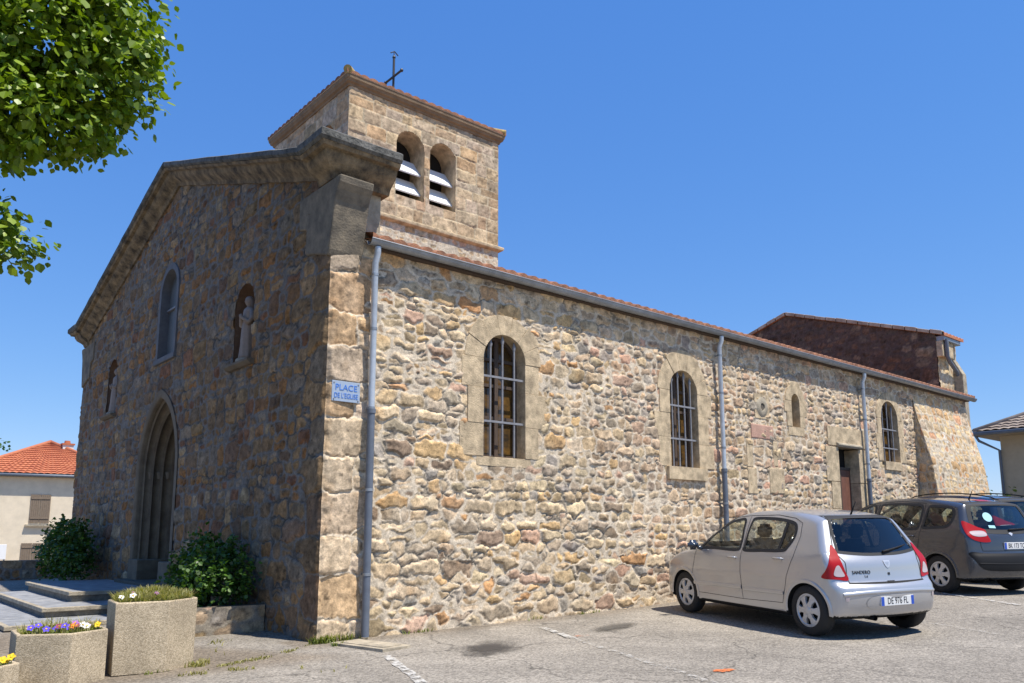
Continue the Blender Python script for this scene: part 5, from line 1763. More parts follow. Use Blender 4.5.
SILVER = car_paint('silver_paint', (.48, .48, .485), .5, .30)
hatch = dict(
    name='hatchback_car', L=4.02, H=1.535, paint=SILVER, vox=.027,
    prof=[(.26, .23), (.15, .30), (.115, .45), (.13, .60), (.19, .72), (.36, .82), (.64, .915), (.98, .985), (1.10, 1.03), (1.42, 1.26), (1.72, 1.425), (2.05, 1.505), (2.45, 1.53), (2.9, 1.52), (3.3, 1.475), (3.50, 1.43), (3.565, 1.385), (3.70, 1.18), (3.815, 1.00), (3.885, .88), (3.905, .76), (3.93, .665), (3.995, .60), (4.012, .50), (3.985, .36), (3.90, .25), (3.6, .215), (2.0, .20), (.6, .21)],
    plan=[(.08, .0), (.085, .30), (.12, .56), (.20, .72), (.36, .81), (.7, .862), (1.3, .873), (2.4, .873), (3.1, .872), (3.5, .852), (3.78, .80), (3.94, .72), (4.03, .58), (4.05, .3), (4.05, 0)],
    sec=[(-1.0, .78), (-.78, .80), (-.70, .838), (-.5, .862), (-.30, .868), (-.12, .858), (-.03, .838), (.02, .82), (.12, .775), (.3, .695), (.45, .62), (.55, .56), (.8, .40)],
    belt=lambda x: .925 + .035 * np.clip((x - 1) / 2.4, 0, 1.2), wx=lambda x: 1 - .05 * sstep(2.9, 4.0, x) * 0.6,
    bulge=lambda x, z: .012 * np.exp(-((z - .68) / .05) ** 2) * sstep(.6, 1.2, x) + .02 * (np.exp(-((np.hypot(x - .82, z - .31) - .36) / .09) ** 2) + np.exp(-((np.hypot(x - 3.41, z - .31) - .36) / .09) ** 2)),
    bowf=.16, bowr=.14, crown=.022, wheels=[(.82, .308), (3.41, .308)], arch=.350, track=1.49,
    glass_side=[[(1.20, .985), (1.55, .99), (2.06, .985), (2.12, 1.06), (2.085, 1.25), (2.05, 1.385), (1.92, 1.39), (1.72, 1.335), (1.45, 1.17), (1.27, 1.04)], [(2.24, .985), (2.6, .995), (2.98, 1.01), (3.06, 1.06), (3.13, 1.18), (3.12, 1.30), (3.02, 1.365), (2.7, 1.405), (2.28, 1.41), (2.215, 1.36), (2.205, 1.2), (2.21, 1.04)]],
    seal_w=[.040, .040],
    doors=[[(1.06, .34), (2.20, .335), (2.17, .75), (2.175, 1.02), (2.145, 1.45), (1.85, 1.425), (1.60, 1.31), (1.33, 1.10), (1.12, .96), (1.06, .62)], [(2.20, .335), (3.00, .36), (3.045, .50), (3.10, .72), (3.20, .95), (3.235, 1.20), (3.20, 1.36), (3.05, 1.42), (2.7, 1.46), (2.145, 1.45), (2.175, 1.02), (2.17, .75)]],
    handles=[(1.99, .865), (2.93, .895)], moulding=(.475, .012),
    glass_rear=[(-.60, 1.06), (-.62, 1.02), (-.3, .985), (0, .98), (.3, .985), (.62, 1.02), (.60, 1.06), (.55, 1.25), (.49, 1.40), (.40, 1.425), (0, 1.432), (-.40, 1.425), (-.49, 1.40), (-.55, 1.25)],
    glass_front=[(-.66, 1.06), (0, 1.035), (.66, 1.06), (.60, 1.25), (.52, 1.405), (0, 1.44), (-.52, 1.405), (-.60, 1.25)],
    tailgate=[(-.585, .655), (-.60, .72), (-.585, .90), (-.66, 1.03), (-.56, 1.28), (-.50, 1.445), (.50, 1.445), (.56, 1.28), (.66, 1.03), (.585, .90), (.60, .72), (.585, .655)],
    bump_z=.655, wiper=((.995, 1.065), (-.0, .46)), seal_rear=.034,
    corner=(3.86, .76), tail=[(-.16, .715), (0, .70), (.13, .69), (.10, .80), (.06, .92), (.015, 1.04), (-.035, 1.10), (-.055, 1.02), (-.08, .90), (-.12, .80)],
    tail_clear=[[(-.03, .745), (.085, .735), (.065, .80), (.03, .86), (-.01, .84)]],
    head=[(.45, .60), (.70, .62), (.76, .74), (.66, .77), (.46, .71)],
    mirror=(1.23, .965), mirror_mat=pmat('dark_mirror', (.03, .04, .06), .2, coat=.6),
    rear_bits=[([(.665, .46), (.70, .46), (.70, .515), (.665, .515)], 'clear')],
    rear_panels=[([(-.36, .36), (.36, .36), (.345, .50), (-.345, .50)], SILVER)],
    rear_lines=[([(-.72, .525), (-.4, .545), (0, .55), (.4, .545), (.72, .525)], .05, SILVER, .012), ([(-.60, .655), (0, .645), (.60, .655)], .016, 'seam', 0)],
    quarter=[[(2.90, 1.0), (2.925, 1.2), (2.93, 1.385)]], seat_x=[1.75, 2.70], dash_z=.98, plate=(.44, 0.0, .52, .11), plate_text='DE 976 FL',
    badges=[('SANDERO', .058, -.40, .775, .95), ('1.4', .042, -.345, .725, .95)],
    tail_badges=[([(-.052, .905), (.052, .905), (.045, .865), (.03, .835), (0, .815), (-.03, .835), (-.045, .865)], 'chrome'), ([(-.032, .888), (.032, .888), (.022, .86), (0, .84), (-.022, .86)], SILVER), ([(-.016, .765), (.016, .765), (.016, .735), (-.016, .735)], 'ink'), ([(-.06, .668), (.06, .668), (.05, .645), (-.05, .645)], 'seam')],
    exhaust=(3.93, -.28, .25), antenna=(3.36, 1.465))

GREY = car_paint('dark_grey_paint', (.066, .071, .084), .45, .26)
mpv = dict(
    name='minivan_car', L=4.45, H=1.63, paint=GREY, vox=.029,
    prof=[(.16, .24), (.05, .32), (.02, .48), (.05, .66), (.14, .78), (.45, .93), (.85, 1.04), (1.02, 1.10), (1.45, 1.38), (1.80, 1.535), (2.2, 1.605), (2.7, 1.625), (3.2, 1.61), (3.7, 1.565), (4.0, 1.515), (4.075, 1.475), (4.19, 1.25), (4.28, 1.06), (4.335, .96), (4.36, .82), (4.375, .70), (4.42, .62), (4.44, .50), (4.41, .36), (4.3, .26), (3.9, .225), (2.2, .205), (.6, .215)],
    plan=[(-.02, .0), (-.01, .32), (.05, .58), (.18, .75), (.4, .84), (.8, .892), (1.4, .903), (2.6, .905), (3.4, .902), (3.8, .885), (4.12, .84), (4.33, .76), (4.45, .6), (4.48, .3), (4.48, 0)],
    sec=[(-1.1, .80), (-.86, .82), (-.76, .866), (-.55, .892), (-.32, .897), (-.12, .887), (-.03, .868), (.02, .85), (.14, .80), (.32, .725), (.48, .655), (.6, .58), (.8, .42)],
    belt=lambda x: 1.0 + .03 * np.clip((x - 1) / 2.6, 0, 1.2), wx=lambda x: 1 - .03 * sstep(3.2, 4.4, x),
    bulge=lambda x, z: .010 * np.exp(-((z - .74) / .05) ** 2) + .02 * (np.exp(-((np.hypot(x - .90, z - .32) - .38) / .09) ** 2) + np.exp(-((np.hypot(x - 3.62, z - .32) - .38) / .09) ** 2)),
    bowf=.18, bowr=.15, crown=.022, wheels=[(.90, .318), (3.62, .318)], arch=.365, track=1.53,
    glass_side=[[(1.25, 1.06), (1.6, 1.06), (2.06, 1.055), (2.12, 1.12), (2.10, 1.32), (2.06, 1.475), (1.92, 1.475), (1.70, 1.395), (1.45, 1.25), (1.28, 1.12)], [(2.24, 1.055), (2.7, 1.06), (3.14, 1.07), (3.21, 1.12), (3.225, 1.30), (3.20, 1.45), (3.10, 1.485), (2.7, 1.505), (2.28, 1.50), (2.215, 1.45), (2.205, 1.3), (2.21, 1.12)], [(3.33, 1.09), (3.60, 1.10), (3.80, 1.12), (3.88, 1.20), (3.90, 1.32), (3.85, 1.41), (3.70, 1.445), (3.42, 1.465), (3.34, 1.43), (3.32, 1.3), (3.315, 1.15)]],
    seal_w=[.044, .044, .044],
    doors=[[(1.10, .36), (2.19, .35), (2.17, .8), (2.17, 1.1), (2.15, 1.54), (1.85, 1.50), (1.60, 1.40), (1.33, 1.21), (1.14, 1.05), (1.08, .66)], [(2.19, .35), (3.10, .37), (3.16, .55), (3.235, .80), (3.275, 1.05), (3.275, 1.30), (3.25, 1.52), (2.7, 1.56), (2.15, 1.54), (2.17, 1.1), (2.17, .8)]],
    handles=[(2.0, .90), (3.06, .93)], moulding=(.50, .01),
    glass_rear=[(-.64, 1.10), (-.64, 1.06), (-.3, 1.03), (0, 1.025), (.3, 1.03), (.64, 1.06), (.64, 1.10), (.60, 1.30), (.54, 1.46), (.45, 1.487), (0, 1.50), (-.45, 1.487), (-.54, 1.46), (-.60, 1.30)],
    glass_front=[(-.70, 1.14), (0, 1.115), (.70, 1.14), (.62, 1.36), (.54, 1.51), (0, 1.54), (-.54, 1.51), (-.62, 1.36)],
    tailgate=[(-.60, .72), (-.62, .80), (-.61, .95), (-.70, 1.05), (-.60, 1.35), (-.53, 1.52), (.53, 1.52), (.60, 1.35), (.70, 1.05), (.61, .95), (.62, .80), (.60, .72)],
    bump_z=.70, wiper=((1.05, 1.075), (-.02, .50)), seal_rear=.07,
    corner=(4.27, .80), tail=[(-.09, 1.20), (.02, 1.165), (.13, 1.11), (.25, 1.06), (.27, .98), (.31, .90), (.30, .865), (.17, .865), (.03, .91), (-.06, 1.01)],
    tail_clear=[[(.0, 1.03), (.13, 1.045), (.23, 1.03), (.26, .965), (.13, .95), (.03, .975)]],
    head=[(.48, .66), (.74, .70), (.80, .84), (.70, .86), (.50, .78)],
    mirror=(1.28, 1.04),
    rear_bits=[([(.60, .55), (.70, .555), (.69, .615), (.61, .61)], 'red')],
    rear_panels=[([(-.80, .70), (-.55, .68), (0, .675), (.55, .68), (.80, .70), (.77, .56), (.66, .43), (.4, .40), (0, .395), (-.4, .40), (-.66, .43), (-.77, .56)], 'trim')],
    rear_lines=[([(-.72, .52), (0, .505), (.72, .52)], .04, 'trim', .012)],
    seat_x=[1.85, 2.80], dash_z=1.05, plate=(.80, 0.05, .52, .11), plate_text='BK 173 TQ',
    tail_badges=[([(-.045, 1.0), (0, .955), (.045, 1.0), (0, 1.015)], 'chrome')],
    exhaust=(4.30, -.5, .27), antenna=(3.55, 1.585))

HEAD = R(70)


def place_on(axle_xy, heading, d, sc=1.0):
    """world place and tilt of the car's own origin (front end, centre line) from its rear axle"""
    f = Vector((math.cos(heading), math.sin(heading)))
    o = Vector(axle_xy) + f * d['wheels'][1][0] * sc
    wb = d['wheels'][1][0] - d['wheels'][0][0]
    n = Vector((f.y, -f.x)) * .75
    za = .5 * (gzf(axle_xy[0] + n.x, axle_xy[1] + n.y) + gzf(axle_xy[0] - n.x, axle_xy[1] - n.y))
    b_ = Vector(axle_xy) + f * wb
    zb = .5 * (gzf(b_.x + n.x, b_.y + n.y) + gzf(b_.x - n.x, b_.y - n.y))
    pitch = math.atan((zb - za) / wb)
    roll = math.atan((gzf(axle_xy[0] + n.x, axle_xy[1] + n.y) - gzf(axle_xy[0] - n.x, axle_xy[1] - n.y)) / 1.5)
    return (o.x, o.y, za + (zb - za) / wb * d['wheels'][1][0] + .004), (roll, pitch, heading + math.pi)


loc, rot = place_on((5.43, -3.675), R(71.8), hatch, .975)
silver, _ = make_car(hatch, loc, 0, 'silver five door hatchback parked nose to the church wall with red corner lamps')
silver.rotation_euler = rot; silver.scale = (.975, .975, .975)
loc, rot = place_on((10.97, -3.03), R(68), mpv)
grey, gb = make_car(mpv, loc, 0, 'dark grey people carrier parked beyond the silver hatchback')
grey.rotation_euler = rot
mb = MB()
pp, nn = gb.cast(*ray_o('rear', 1, np.array([-.30]), np.array([1.27])), .006)
c_ = Vector(pp[0]); n_ = Vector(nn[0]); x_ = n_.orthogonal().normalized(); y_ = n_.cross(x_)
mb.add([c_ + (x_ * math.cos(t) + y_ * math.sin(t)) * .085 for t in np.linspace(0, 2 * math.pi, 20, endpoint=False)], [tuple(range(20))])
mb.build('round_sticker', CM['sticker'], grey)
patch(gb, 'sticker', 'rear', 1, [(-.36, 1.09), (-.24, 1.085), (-.24, 1.13), (-.36, 1.135)], CM['sticker'], grey, .006, False, 3, 4)
patch(gb, 'brake_lamp', 'rear', 1, [(-.14, 1.535), (.14, 1.535), (.14, 1.565), (-.14, 1.565)], CM['red'], grey, .008, False, 3, 4)
suv = dict(mpv); suv.update(name='estate_car', paint=car_paint('dark_blue_paint', (.02, .028, .06), .4, .25), rails=(1.9, 4.0), badges=[], tail_badges=[], plate_text='', rear_bits=[])
loc, rot = place_on((13.75, -2.35), R(68), suv)
blue, _ = make_car(suv, loc, 0, 'dark blue estate car with black roof rails, mostly hidden behind the grey people carrier')
blue.rotation_euler = rot
blue.scale = (1.07, 1.07, 1.07)

# ------------------------------------------------------------------ leaves
LEAF_V = np.array([[0, 0, 0], [.42, .28, .06], [.46, .62, .05], [0, 1.05, -.04], [-.46, .62, .05], [-.42, .28, .06]])
LEAF_F = np.array([[0, 1, 2, 3], [0, 3, 4, 5]])
BLADE_V = np.array([[-.06, 0, 0], [.06, 0, 0], [.045, .55, .05], [-.045, .55, .05], [.0, 1.0, .22]])


def leaves(name, P, D, Nn, size, mat, parent, shade, r):
    """P: leaf base points, D: pointing direction, Nn: rough upper side, size: per leaf"""
    n = len(P)
    D = D / np.maximum(np.linalg.norm(D, axis=1), 1e-6)[:, None]
    X = np.cross(D, Nn); X = X / np.maximum(np.linalg.norm(X, axis=1), 1e-6)[:, None]
    Z = np.cross(X, D)
    V = P[:, None] + size[:, None, None] * (LEAF_V[None, :, 0:1] * X[:, None] + LEAF_V[None, :, 1:2] * D[:, None] + LEAF_V[None, :, 2:3] * Z[:, None] * r.uniform(-.6, 2.0, (n, 1, 1)))
    F = (np.arange(n)[:, None, None] * 6 + LEAF_F[None]).reshape(-1, 4)
    c = np.repeat(np.repeat(shade[:, None], 6, 1).reshape(-1, 1), 3, 1)
    return np_mesh(name, V.reshape(-1, 3), F, mat, parent, c, False)


def rand_dir(r, n):
    v = r.normal(size=(n, 3)); return v / np.linalg.norm(v, axis=1)[:, None]


def blob_leaves(r, blobs, dens, size, droop=.4, shell=.55):
    """leaf sprays filling uneven blobs: (x, y, z, rx, ry, rz)"""
    PP, DD, NN = [], [], []
    for (x, y, z, rx, ry, rz) in blobs:
        n_sp = max(4, int(dens * (rx * ry * rz) ** (2 / 3)))
        u = rand_dir(r, n_sp); rad = (shell + (1 - shell) * r.random(n_sp)) * (1 + .07 * r.normal(size=n_sp))
        c = np.array([x, y, z]) + u * rad[:, None] * np.array([rx, ry, rz])
        k = 9
        out = u * .8 + np.array([0, 0, -droop]) + .5 * r.normal(size=(n_sp, 3)); out /= np.linalg.norm(out, axis=1)[:, None]
        t = np.linspace(0, 1, k)
        ax = c[:, None] + out[:, None] * (t[None, :, None] * size * 2.9)
        jit = r.normal(size=(n_sp, k, 3)) * size * .55
        PP.append((ax + jit).reshape(-1, 3))
        d = out[:, None] * .6 + r.normal(size=(n_sp, k, 3)) * .6 + np.array([0, 0, -droop])
        DD.append(d.reshape(-1, 3))
        NN.append((np.array([0, 0, 1.]) + .36 * r.normal(size=(n_sp, k, 3)) + .35 * u[:, None]).reshape(-1, 3))
    return np.concatenate(PP), np.concatenate(DD), np.concatenate(NN)


def foliage(name, blobs, dens, size, mat, parent, seed, origin=(0, 0, 0), droop=.4, shell=.55, var=.3):
    r = np.random.default_rng(seed)
    P, D, N = blob_leaves(r, blobs, dens, size, droop, shell)
    s = size * r.uniform(.5, 1.3, len(P)); sh = np.clip(r.normal(.45, var, len(P)), 0, 1)
    return leaves(name, P - np.array(origin), D, N, s, mat, parent, sh, r)


def limb_tree(name, base, top, radius, limbs, mat, parent, origin):
    """one tapering trunk with limbs grown from it"""
    o = Vector(origin); mb = MB()
    def curve(a, b, r0, r1, sag, n=8, seed=0):
        rr = random.Random(seed); a, b = Vector(a) - o, Vector(b) - o; pts, rs = [], []
        for i in range(n + 1):
            t = i / n; p = a.lerp(b, t) + Vector((rr.uniform(-1, 1), rr.uniform(-1, 1), 0)) * .05 * (b - a).length * math.sin(t * math.pi) + Vector((0, 0, sag * math.sin(t * math.pi)))
            pts.append(p); rs.append(r0 + (r1 - r0) * t)
        mb.tube(pts, rs, 9)
    curve(base, top, radius, radius * .45, 0, 10, 1)
    for k, (t, end, r0) in enumerate(limbs):
        st = Vector(base).lerp(Vector(top), t); curve(st, end, r0, r0 * .22, .15, 7, k + 5)
    return mb.build(name, mat, parent, smooth=True)


# the linden at the left edge
tr_o = (-6.1, -.2, gzf(-6.1, -.2))
lime = empty('linden_tree', tr_o); tag(lime, 'leafy lime green tree overhanging the concrete planters and church steps', 'tree')
blobs = [(-2.74, -.60, 6.28, .40, .45, .40), (-2.60, -.70, 5.85, .24, .35, .20), (-2.55, -.70, 5.42, .16, .3, .08), (-2.93, -.55, 5.50, .38, .5, .28), (-2.80, -.6, 5.10, .20, .3, .12), (-3.3, -.5, 5.95, .5, .6, .45), (-3.10, -.45, 5.10, .28, .4, .18), (-3.45, -.5, 5.15, .38, .5, .36), (-3.50, -.46, 4.80, .18, .3, .16), (-3.8, -.4, 5.6, .5, .6, .5), (-3.05, -.45, 6.7, .4, .6, .4), (-3.45, -.4, 6.9, .6, .7, .4), (-2.85, -.3, 7.2, .5, .6, .4), (-3.58, -.42, 4.05, .28, .3, .16), (-3.40, -.40, 3.86, .18, .2, .09), (-3.60, -.42, 3.72, .16, .2, .12), (-4.05, -.4, 4.0, .3, .4, .25),
         (-4.3, -.4, 5.2, .7, .8, .6), (-4.4, .1, 6.2, .9, 1.0, .7), (-4.0, .2, 7.3, 1.0, 1.0, .6), (-5.4, -.6, 5.6, 1.1, 1.2, .9), (-6.2, .2, 6.8, 1.4, 1.5, .9), (-7.3, -.4, 5.8, 1.2, 1.3, 1.0), (-6.0, -1.6, 5.7, 1.2, 1.0, .8), (-6.0, 1.2, 5.8, 1.3, 1.0, .9), (-4.9, .6, 4.7, .7, .7, .5)]
limb_tree('trunk', tr_o, (-5.9, -.1, 6.6), .24, [(.52, (-3.3, -.5, 5.5), .10), (.45, (-3.65, -.42, 4.05), .06), (.6, (-2.95, -.55, 6.1), .09), (.66, (-3.4, -.3, 6.8), .08), (.5, (-7.3, -.4, 5.6), .1), (.6, (-6.1, 1.2, 5.9), .09), (.6, (-6.0, -1.6, 5.8), .09), (.8, (-6.3, .3, 7.3), .08)], M['bark'], lime, tr_o)
foliage('crown', blobs, 800, .078, M['leaf'], lime, 5, tr_o, .6, .45, .25)

# shrubs against the front of the church
def shrub(loc, blobs, size, dens, label, seed, mat=None, cat='shrub', stem=True):
    root = empty('shrub', loc); tag(root, label, cat)
    foliage('foliage', blobs, dens, size, mat or M['leaf_dark'], root, seed, loc, .15, .5, .3)
    if stem:
        mb = MB(); r = random.Random(seed)
        for k in range(5):
            bx, by, bz = blobs[k % len(blobs)][:3]
            mb.tube([(0, 0, -.05), ((bx - loc[0]) * .5 + r.uniform(-.1, .1), (by - loc[1]) * .5, (bz - loc[2]) * .6), (bx - loc[0], by - loc[1], bz - loc[2])], [.03, .022, .01], 6)
        mb.build('stem', M['bark'], root, smooth=True)
    return root


shrub((-.45, 2.35, .25), [(-.42, 2.0, .72, .30, .45, .34), (-.40, 2.75, .80, .30, .5, .38), (-.33, 2.3, .98, .24, .5, .24), (-.66, 2.55, .58, .20, .40, .26), (-.70, 2.1, .52, .16, .30, .18), (-.35, 1.6, .65, .2, .3, .28), (-.38, 3.2, .66, .2, .3, .26), (-.76, 1.72, .60, .17, .22, .22), (-.70, 1.80, .86, .14, .2, .16), (-.88, 1.95, .50, .14, .2, .14)], .054, 800, 'glossy green shrub in the stone edged bed beside the church door, partly sunlit', 11)
shrub((-.62, 9.6, .3), [(-.62, 9.2, .95, .34, .55, .42), (-.62, 9.9, .95, .34, .55, .44), (-.60, 9.55, 1.20, .30, .5, .26), (-.64, 8.75, .72, .28, .35, .32), (-.66, 10.3, .72, .28, .35, .32)], .06, 1000, 'rounded dark shrub at the far shaded corner of the church front', 12)

# ------------------------------------------------------------------ planters
def planter(loc, poly, h, flare, label, seed):
    root = empty('planter', loc); tag(root, label, 'planter', None)
    c = np.mean(np.array(poly), 0); P = [np.array(p) - np.array(loc[:2]) for p in poly]; c = c - np.array(loc[:2]); n = len(P)
    mb = MB()
    sc = lambda p, k: tuple(c + (p - c) * k)
    lv = [(1.0, 0.0), (flare, h - .012), (flare - .01, h), (flare - .10, h), (flare - .13, h - .06)]
    mb.sweep([[(*sc(p, k), z) for p in P] for k, z in lv], caps=False)
    mb.build('shell', M['aggregate'], root, bevel=.006)
    mb = MB(); mb.add([(*sc(p, flare - .115), h - .05) for p in P], [tuple(range(n))]); mb.build('soil', pmat('planter_soil', (.06, .045, .03), .95, noise=.3, nscale=20, bump=.6), root)
    mb = MB(); mb.add([(*sc(p, .99), .004) for p in P], [tuple(range(n))]); mb.build('base', M['shadow_stone'], root)
    return root, [c + (p - c) * (flare - .12) for p in P], c, h


def blades(name, P, hgt, mat, parent, seed, lean=.5, width=1.0):
    r = np.random.default_rng(seed); n = len(P)
    a = r.uniform(0, 2 * np.pi, n); h = hgt * r.uniform(.45, 1.15, n)
    X = np.stack([np.cos(a), np.sin(a), 0 * a], -1); Y = np.stack([-np.sin(a), np.cos(a), 0 * a], -1); Z = np.array([0, 0, 1.])
    ln = r.uniform(0, lean, n)
    w = .0045 * width * r.uniform(.7, 1.5, n)
    q = [P - X * w[:, None], P + X * w[:, None], P + X * (w * .7)[:, None] + Z * (h * .55)[:, None] + Y * (h * ln * .3)[:, None], P - X * (w * .7)[:, None] + Z * (h * .55)[:, None] + Y * (h * ln * .3)[:, None], P + X * (w * .2)[:, None] + Z * h[:, None] + Y * (h * ln)[:, None], P - X * (w * .2)[:, None] + Z * h[:, None] + Y * (h * ln)[:, None]]
    V = np.stack(q, 1).reshape(-1, 3)
    F = (np.arange(n)[:, None, None] * 6 + np.array([[0, 1, 2, 3], [3, 2, 4, 5]])[None]).reshape(-1, 4)
    sh = np.repeat(np.clip(r.normal(.5, .3, n), 0, 1), 6)[:, None].repeat(3, 1)
    return np_mesh(name, V, F, mat, parent, sh, False)


def in_poly_pts(poly, n, r):
    p = np.array(poly); lo, hi = p.min(0), p.max(0); out = []
    while len(out) < n:
        q = lo + r.random((n * 2, 2)) * (hi - lo)
        out += list(q[inpoly(q[:, 0], q[:, 1], p)])
    return np.array(out[:n])


def flower(loc, colour, parent_label, kind, seed, size=.028, petals=5):
    root = empty('flower', loc); r = random.Random(seed)
    tag(root, parent_label, 'flower', 'bedding flowers in the concrete planters')
    mb = MB(); tilt = Vector((r.uniform(-.5, .1), -.75 + r.uniform(-.3, .3), .8)).normalized(); x = tilt.orthogonal().normalized(); y = tilt.cross(x); top = Vector((0, 0, .0))
    for k in range(petals):
        a = 2 * math.pi * k / petals; d = x * math.cos(a) + y * math.sin(a); e = x * -math.sin(a) + y * math.cos(a)
        mb.add([top, top + d * size * .6 + e * size * .42 + tilt * .006, top + d * size * 1.05 + tilt * .002, top + d * size * .6 - e * size * .42 + tilt * .006], [(0, 1, 2, 3)])
    mb.build('bloom', M['petal_' + colour], root)
    mb = MB(); mb.tube([(0, 0, -.10), (.005, .004, -.05), tuple(top - tilt * .004)], .003, 5); mb.build('stalk', M['stalk'], root)
    mb = MB(); mb.lathe([(0, .006), (size * .22, .003), (size * .22, -.002)], tuple(top + tilt * .004), tilt, 8); mb.build('flower_centre', M['petal_yellow' if colour != 'yellow' else 'petal_maroon'] if 0 else M['petal_yellow'], root)
    return root


M['stalk'] = pmat('green_stalk', (.08, .13, .03), .7)


z0 = gzf(-2, -.3)
oc = [(-2.32, -.61), (-1.874, -.673), (-1.53, -.42), (-1.50, .0), (-1.9, .15), (-2.27, -.15)]
pr, top, c, h = planter((-2.05, -.20, z0), oc, .64, 1.02, 'tallest six sided washed concrete planter with dry yellowish grasses on top', 1)
r = np.random.default_rng(31)
q = in_poly_pts(top, 5200, r); P = np.concatenate([q, np.full((len(q), 1), h - .05) + .07 * np.exp(-((q - q.mean(0)) ** 2).sum(1, keepdims=True) / .06)], 1)
o = blades('grass', P[:3900], .105, M['leaf_dry'], None, 1, 1.1); tag(o, kind='stuff'); o.location = pr.location
o = blades('grass', P[3900:], .085, M['leaf_weed'], None, 2, .9, 1.6); tag(o, kind='stuff'); o.location = pr.location
for k, (dx, dy, col, sz, lab) in enumerate([(-.20, -.30, 'white', .030, 'smaller white bloom among dry grass on the tallest planter'), (-.11, -.33, 'white', .036, 'larger white bloom among dry grass on the tallest planter'), (.10, -.33, 'mauve', .024, 'small mauve bloom at the front rim of the tallest planter'), (.22, -.26, 'mauve', .024, 'mauve bloom leaning over the sunlit rim of the tallest planter'), (.32, -.08, 'mauve', .026, 'mauve bloom at the corner of the tallest planter beside the shrub'), (-.05, -.12, 'mauve', .02, 'mauve bloom deep in the grass of the tallest planter')]):
    flower((pr.location.x + dx, pr.location.y + dy, z0 + h + .04 + .012 * (k % 3)), col, lab, 0, k, sz)

z1 = gzf(-2.7, -.5) - .02
hp = [(-3.10, -.66), (-2.717, -.85), (-2.385, -.655), (-2.36, -.15), (-2.7, .05), (-3.07, -.21)]
pr1, top1, c1, h1 = planter((-2.80, -.42, z1), hp, .455, 1.0, 'lower washed concrete planter full of violet, yellow and white pansies', 2)
q = in_poly_pts(top1, 1300, r); P = np.concatenate([q, np.full((len(q), 1), h1 - .05)], 1)
o = blades('grass', P[:500], .12, M['leaf_dry'], None, 3, .9, 1.2); tag(o, kind='stuff'); o.location = pr1.location
lf = leaves('ground_leaves', P[500:] + np.array([0, 0, .05]) * r.random((800, 1)), rand_dir(r, 800) + np.array([0, 0, .4]), np.tile([0, 0, 1.], (800, 1)) + .4 * r.normal(size=(800, 3)), np.full(800, .028), M['leaf_weed'], None, r.random(800), r); tag(lf, kind='stuff'); lf.location = pr1.location
fl = [(-.14, 'violet'), (-.08, 'violet'), (.0, 'violet'), (.05, 'violet'), (.02, 'maroon'), (.12, 'orange'), (.17, 'maroon'), (.22, 'white'), (.26, 'white'), (.33, 'yellow'), (.10, 'violet'), (-.19, 'violet'), (.28, 'mauve'), (.15, 'mauve')]
names = {'violet': 'violet pansy in the lower concrete planter', 'maroon': 'dark red pansy in the lower concrete planter', 'orange': 'orange pansy in the lower concrete planter', 'white': 'white pansy in the lower concrete planter', 'yellow': 'yellow pansy at the end of the lower planter touching the tallest one', 'mauve': 'mauve pansy in the lower concrete planter'}
for k, (dx, col) in enumerate(fl):
    rr = random.Random(k + 40)
    dy = -.27 + rr.uniform(-.02, .12) + (.07 if dx > .2 else 0) + (.06 if dx < -.15 else 0)
    flower((pr1.location.x + dx, pr1.location.y + dy, z1 + h1 + .02 + rr.uniform(0, .05)), col, names[col], 0, k + 40, .033)
z2 = gzf(-3.5, -.9)
op = [(-3.72, -1.34), (-3.42, -1.36), (-3.135, -1.12), (-3.18, -.76), (-3.42, -.56), (-3.76, -.62), (-3.95, -.9)]
pr2, top2, c2, h2 = planter((-3.5, -.95, z2), op, .285, 1.0, 'lowest concrete planter, holding only yellow flowers', 3)
q = in_poly_pts(top2, 500, r); P = np.concatenate([q, np.full((len(q), 1), h2 - .05)], 1)
lf = leaves('ground_leaves', P + np.array([0, 0, .06]) * r.random((500, 1)), rand_dir(r, 500) + np.array([0, 0, .4]), np.tile([0, 0, 1.], (500, 1)) + .4 * r.normal(size=(500, 3)), np.full(500, .03), M['leaf_weed'], None, r.random(500), r); tag(lf, kind='stuff'); lf.location = pr2.location
for k, (x, y) in enumerate([(-3.22, -1.08), (-3.26, -1.13), (-3.20, -1.12)]):
    flower((x, y, z2 + h2 + .02 + .015 * k), 'yellow', 'yellow flower in the lowest concrete planter', 0, k + 80, .035)

# weeds along wall feet and seams
r = np.random.default_rng(77)
def weeds(pts, n, spread, hgt, seed, mat):
    p = np.array(pts); seg = r.integers(0, len(p) - 1, n); t = r.random(n)[:, None]
    q = p[seg] * (1 - t) + p[seg + 1] * t + r.normal(0, spread, (n, 2))
    keep = (vnoise(q[:, 0] + 50, q[:, 1] + 50, .25, seed, 2) > .03)
    q = q[keep]; P = np.concatenate([q, gz(q[:, 0], q[:, 1])[:, None]], 1)
    o = blades('weeds', P, hgt, mat, None, seed, 1.2, 1.5); return tag(o, kind='stuff')


weeds([(-.10, -.06), (.40, -.07)], 300, .03, .09, 3, M['leaf_weed'])
weeds([(-.02, -.10), (-.85, -.55), (-1.7, -.85)], 420, .03, .022, 4, M['leaf_dry'])
weeds([(-1.62, -.62), (-1.25, -.35), (-.62, 1.3)], 260, .05, .05, 5, M['leaf_dry'])
weeds([(.5, -.06), (2.0, -.06), (4.6, -.06)], 240, .03, .05, 6, M['leaf_weed'])
weeds([(-2.3, -.70), (-1.55, -.45)], 420, .05, .035, 7, M['leaf_weed'])
weeds([(-1.9, -.95), (-1.1, -1.1), (-.5, -1.8)], 350, .04, .03, 8, M['leaf_dry'])
weeds([(.02, -.36), (.55, -.33), (.62, -.1)], 250, .02, .05, 9, M['leaf_weed'])

